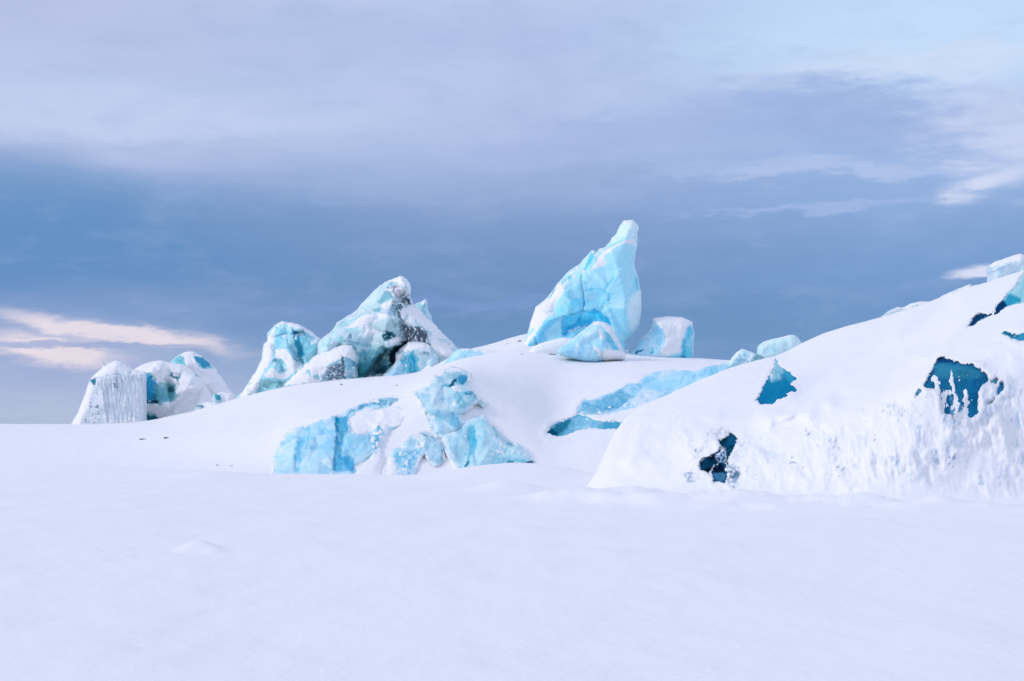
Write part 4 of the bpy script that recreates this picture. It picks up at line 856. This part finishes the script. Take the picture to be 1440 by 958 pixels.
# left group
block('fluted_ice_block', 'frosted block with upright flutes and a snow cap, leftmost on the skyline', 'ice block',
  zA([(105,695),(125,660),(150,618),(175,560),(190,520),(215,445),(240,375),(270,345),(300,320),(325,296),(330,290),(322,235),(345,275),(400,250),(430,242),(460,252),(500,275),(545,305),(600,318),(640,325),(642,500),(645,690),(660,760),(100,770)]),
  104.0, 30, 12, (202,214,240), [
   (zA([(238,374),(290,366),(272,435),(255,410)]), (45,125,155), 2, {'w': -3}), (zA([(402,400),(420,405),(432,440),(415,435)]), (50,110,140), 1.6),
   (zA([(200,430),(290,430),(330,690),(200,690)]), (120,140,170), 3, {'spk': -.08, 'sc': 5})],
  snow=[zA([(225,385),(270,340),(330,290),(320,230),(350,270),(430,235),(500,270),(560,305),(520,335),(440,335),(380,345),(340,362),(240,374)]),
        zA([(80,780),(125,660),(190,520),(238,380),(262,440),(230,560),(210,690),(330,700),(400,660),(480,665),(560,650),(640,690),(660,780)]), {'poly': zA([(200,400),(330,420),(340,690),(190,690)]), 'spk': .0, 'sc': 4}],
  cracks=[(zA([(380,298),(420,288),(450,292)]), .8, 1.5, (60,100,130)), (zA([(245,374),(330,365),(420,342),(500,350)]), .7, 1, (120,150,180)), (zA([(525,332),(630,326)]), .7, 1.5, (90,125,155))],
  flute=(zA([(285,370),(400,345),(520,335),(640,330),(645,690),(350,700)]), 4.0, 3.6, .10, (100,130,178)), cell=22, facet=1.5, rough=1.0, seed=61, jag=.6, th=1.8, snowrag=2.0, facet_tint=.02, tone_var=.3, step=1.15, rim_frost_light=1.2)
block('domed_ice_block', 'snow-domed block with a bright blue hollow, right behind the fluted block', 'ice block',
  zA([(560,330),(545,318),(575,295),(600,282),(640,265),(680,252),(720,245),(760,243),(820,260),(900,272),(960,300),(1010,335),(1060,400),(1100,470),(1160,540),(1190,600),(1190,760),(560,770)]),
  108.0, 36, 22, (130,185,205), [
   (zA([(600,330),(670,340),(705,390),(730,420),(720,520),(600,560)]), (48,158,208), 3, {'w': -5}), (zA([(715,420),(800,420),(840,430),(855,470),(840,525),(760,530),(700,530)]), (112,178,200), 4, {'w': -4}),
   (zA([(800,440),(840,425),(852,470),(810,475)]), (70,120,140), 3), (zA([(600,525),(740,535),(730,550),(600,550)]), (18,75,98), 2), (zA([(600,630),(700,640),(745,665),(700,700),(600,700)]), (28,112,135), 3),
   (zA([(810,335),(885,370),(880,385),(815,355)]), (85,105,130), 2), (zA([(1010,400),(1070,395),(1075,450),(1010,460)]), (150,180,200), 4)],
  snow=[zA([(500,330),(545,305),(640,255),(760,235),(900,262),(1010,330),(1110,470),(1200,600),(1200,780),(800,780),(745,690),(745,660),(700,630),(600,600),(600,556),(730,556),(845,530),(862,470),(845,420),(800,400),(740,405),(700,370),(670,340),(560,335)]),
        {'poly': zA([(812,332),(885,365),(882,385),(815,355)]), 'cut': 1}],
  cell=20, facet=9, rough=3.5, seed=62, jag=.6, th=2.0, snowrag=3.0, rim_frost_light=1.2)
block('blue_crested_block', 'rear snow cone with two teal patches at its crest, rightmost of the left group', 'ice block',
  zA([(800,330),(825,250),(860,215),(890,198),(930,180),(960,176),(990,180),(1050,210),(1100,250),(1150,305),(1190,372),(1225,420),(1255,455),(1285,495),(1300,560),(1300,760),(800,760)]),
  113.0, 36, 22, (150,200,225), [
   (zA([(820,250),(905,198),(918,262),(880,266)]), (108,190,215), 3), (zA([(985,185),(1045,200),(1105,255),(1115,290),(1060,292),(1025,262),(1000,240)]), (40,150,195), 3, {'w': -2})],
  snow=[zA([(905,180),(985,172),(1000,238),(1022,265),(1060,295),(1120,290),(1150,300),(1290,490),(1310,780),(780,780),(820,300),(830,256),(880,268),(925,268),(915,225)]), zA([(985,176),(1060,205),(1120,255),(1190,365),(1170,365),(1105,262),(1045,215)])],
  cell=20, facet=8, rough=3, seed=63, jag=.6, th=2.0, snowrag=3.0, rim_frost_light=1.3)
block('half_buried_chunk', 'pale half-buried chunk with a teal dent, right foot of the left group', 'ice chunk',
  zA([(1120,520),(1130,495),(1155,478),(1200,468),(1265,480),(1285,510),(1300,560),(1130,600)]), 103, 12, 8, (185,212,235), [(zA([(1140,485),(1170,480),(1185,530),(1150,530)]), (75,160,185), 2.5)], snow=[zA([(1170,460),(1290,470),(1290,600),(1190,600),(1180,500)])], cell=12, facet=3, seed=64, th=1.2, jag=.5)
block('low_chunk', 'low snow-dusted chunk with a grey left end, below the left group where the hill begins', 'ice chunk',
  zA([(1000,582),(1008,566),(1040,546),(1100,544),(1150,545),(1180,560),(1170,620),(1000,630)]), 100.5, 10, 6, (190,208,232), [(zA([(1000,560),(1060,560),(1060,585),(1000,590)]), (120,150,175), 2.5, {'spk': .2, 'sc': 3})], snow=[zA([(1040,540),(1190,535),(1190,630),(1070,600)])], cell=10, facet=3, seed=65, th=1.2, jag=.5)

# pieces on the far side of the ridge, centre right
block('frosted_chunk', 'low snow-white chunk with faint blue facets, left of the pale rounded block', 'ice chunk',
  zR([(75,580),(85,548),(110,515),(142,493),(175,503),(205,516),(222,530),(215,570)]), 62, 16, 8, (196,220,243), [(zR([(130,515),(170,505),(160,550),(125,550)]), (150,205,235), 3, {'spk': .2, 'sc': 4})], snow=[{'poly': zR([(80,490),(220,490),(220,580),(80,580)]), 'spk': .08, 'sc': 5}], cell=10, facet=4, seed=71, th=1.2, jag=.6)
block('grey_teal_chip', 'small grey-teal chip of bare ice wedged under the pale rounded block', 'ice chip',
  zR([(180,552),(192,530),(208,518),(228,521),(240,532),(238,555)]), 60, 6, 4, (122,168,192), [], cell=8, facet=2, seed=72, jag=.4)
block('rounded_ice_block', 'pale rounded block of clean ice sitting where the right mound meets the sky', 'ice block',
  zR([(212,512),(213,490),(222,474),(242,460),(280,448),(320,440),(370,428),(392,433),(405,447),(418,468),(425,520),(213,560)]), 61, 26, 9, (190,221,242), [(zR([(215,500),(300,470),(400,470),(380,505),(260,515)]), (176,214,238), 5)], cell=22, facet=4, seed=73, jag=.4, snow=[zR([(214,480),(242,456),(370,424),(400,436),(370,440),(250,468)])], th=1.0)
block('capping_slab', 'pale layered ice slab atop the ridge at the right edge', 'ice slab',
  zR([(1282,195),(1284,150),(1278,110),(1310,90),(1340,82),(1372,70),(1400,60),(1425,55),(1440,62),(1460,75),(1520,70),(1600,110),(1600,240),(1282,240)]), 52.5, 40, 12, (200,216,241), [(zR([(1282,130),(1440,90),(1600,110),(1600,220),(1282,200)]), (190,210,238), 8)],
  snow=[zR([(1275,112),(1310,85),(1425,50),(1520,65),(1600,100),(1440,88),(1330,110),(1290,125)])], cracks=[(R4([(1060,296),(1100,272),(1180,245),(1240,212)]), .6, 1, (120,140,175))], cell=26, facet=3, rough=1.2, seed=74, th=1.6, jag=.5)
block('thin_ridge_plate', 'long thin grey-white plate along the ridge line, lower of the two right plates', 'ice plate',
  R4([(-5,720),(60,668),(110,645),(150,630),(200,634),(230,625),(300,590),(380,576),(480,578),(490,640),(260,720),(-5,790)]), 51.5, 16, 5, (192,206,230), [], cell=14, facet=3, seed=75, jag=.9, snow=[{'poly': R4([(100,560),(500,560),(500,700),(150,640)]), 'spk': .2, 'sc': 6}], th=1.2)
block('broken_ridge_plate', 'short broken pale plate on the ridge line, nearer the right edge slab', 'ice plate',
  R4([(560,545),(580,520),(680,478),(740,450),(800,428),(852,408),(868,425),(900,418),(938,412),(948,430),(950,500),(700,580),(560,600)]), 51.8, 20, 5, (200,212,236), [(R4([(730,480),(770,450),(790,470),(740,495)]), (150,170,195), 2)], cell=14, facet=3, seed=76, jag=.8, snow=[{'poly': R4([(560,400),(960,400),(960,600),(560,600)]), 'spk': .12, 'sc': 6}], th=1.2)

# loose chips lying on the snow
def chip(name, label, u, v, w, h, col, rot, seed, where):
    rng = np.random.RandomState(seed); d = float(where(np.array([float(u)]), np.array([float(v)]))[0])
    k = 9; an = np.sort(rng.uniform(0, 2*math.pi, k)); c_, s_ = math.cos(rot), math.sin(rot)
    pts = [(u+(w*.5*math.cos(t)*c_-h*.5*math.sin(t)*s_), v+(w*.5*math.cos(t)*s_+h*.5*math.sin(t)*c_)) for t in an*1.0]
    block(name, label, 'ice chip', pts, d-.02, max(1.2, h*.5), max(1.0, h*.35), col, [], cell=max(3, h*.6), facet=h*.12, rough=.2, seed=seed, jag=.3, step=max(.45, min(1.2, h*.16)), back=1.2, facet_tint=.2)
gd = lambda u, v: EYE*F/(v-VH)
CH = [(202,618,14,2.6,(110,120,135),0.05,'thin dark grey ice chip, left of two lying on the snow below the left group'),
      (234,616.5,9,3.5,(85,98,118),.1,'short dark ice chip, right of two lying on the snow below the left group'),
      (480.5,541,5,3,(90,115,140),-.4,'dark chip at the foot of the cracked grey boulder'),
      (558,542.5,9,2.6,(150,165,185),-.35,'grey sliver lying on the smooth slope above the long ice wall'),
      (731,480,7,3,(40,48,70),.15,'near-black chip in the snow left of the tall tooth'),
      (712,484,7,1.6,(150,155,175),-.3,'faint grey chip in the snow, the farther of two left of the tall tooth'),
      (734,498.5,5,2,(170,178,205),.4,'pale grey chip below the left foot of the tall tooth'),
      (779,499,18,2.6,(55,110,130),.13,'long dark teal sliver left of the small ice hummock'),
      (806,504.5,4,2,(50,65,95),.3,'tiny dark chip under the front of the small ice hummock'),
      (838.5,501,3,2.6,(50,75,110),-.5,'tiny dark chip on the right front of the small ice hummock'),
      (307,655,10,3,(178,195,222),.5,'pale grey-blue chip on the snow left of the long ice wall'),
      (326,655.5,6,3,(150,180,212),.2,'small blue chip on the snow between the pale chip and the long ice wall'),
      (1356,466.5,4.5,4,(28,50,80),.6,'near-black chip just below the left tip of the dark ridge ice')]
for q, (u, v, w, h, col, rot, lab) in enumerate(CH):
    f = hill_d if u < 1000 else mound_d
    chip('ice_chip', lab, u, v, w, h, col, rot, 100+q, f)
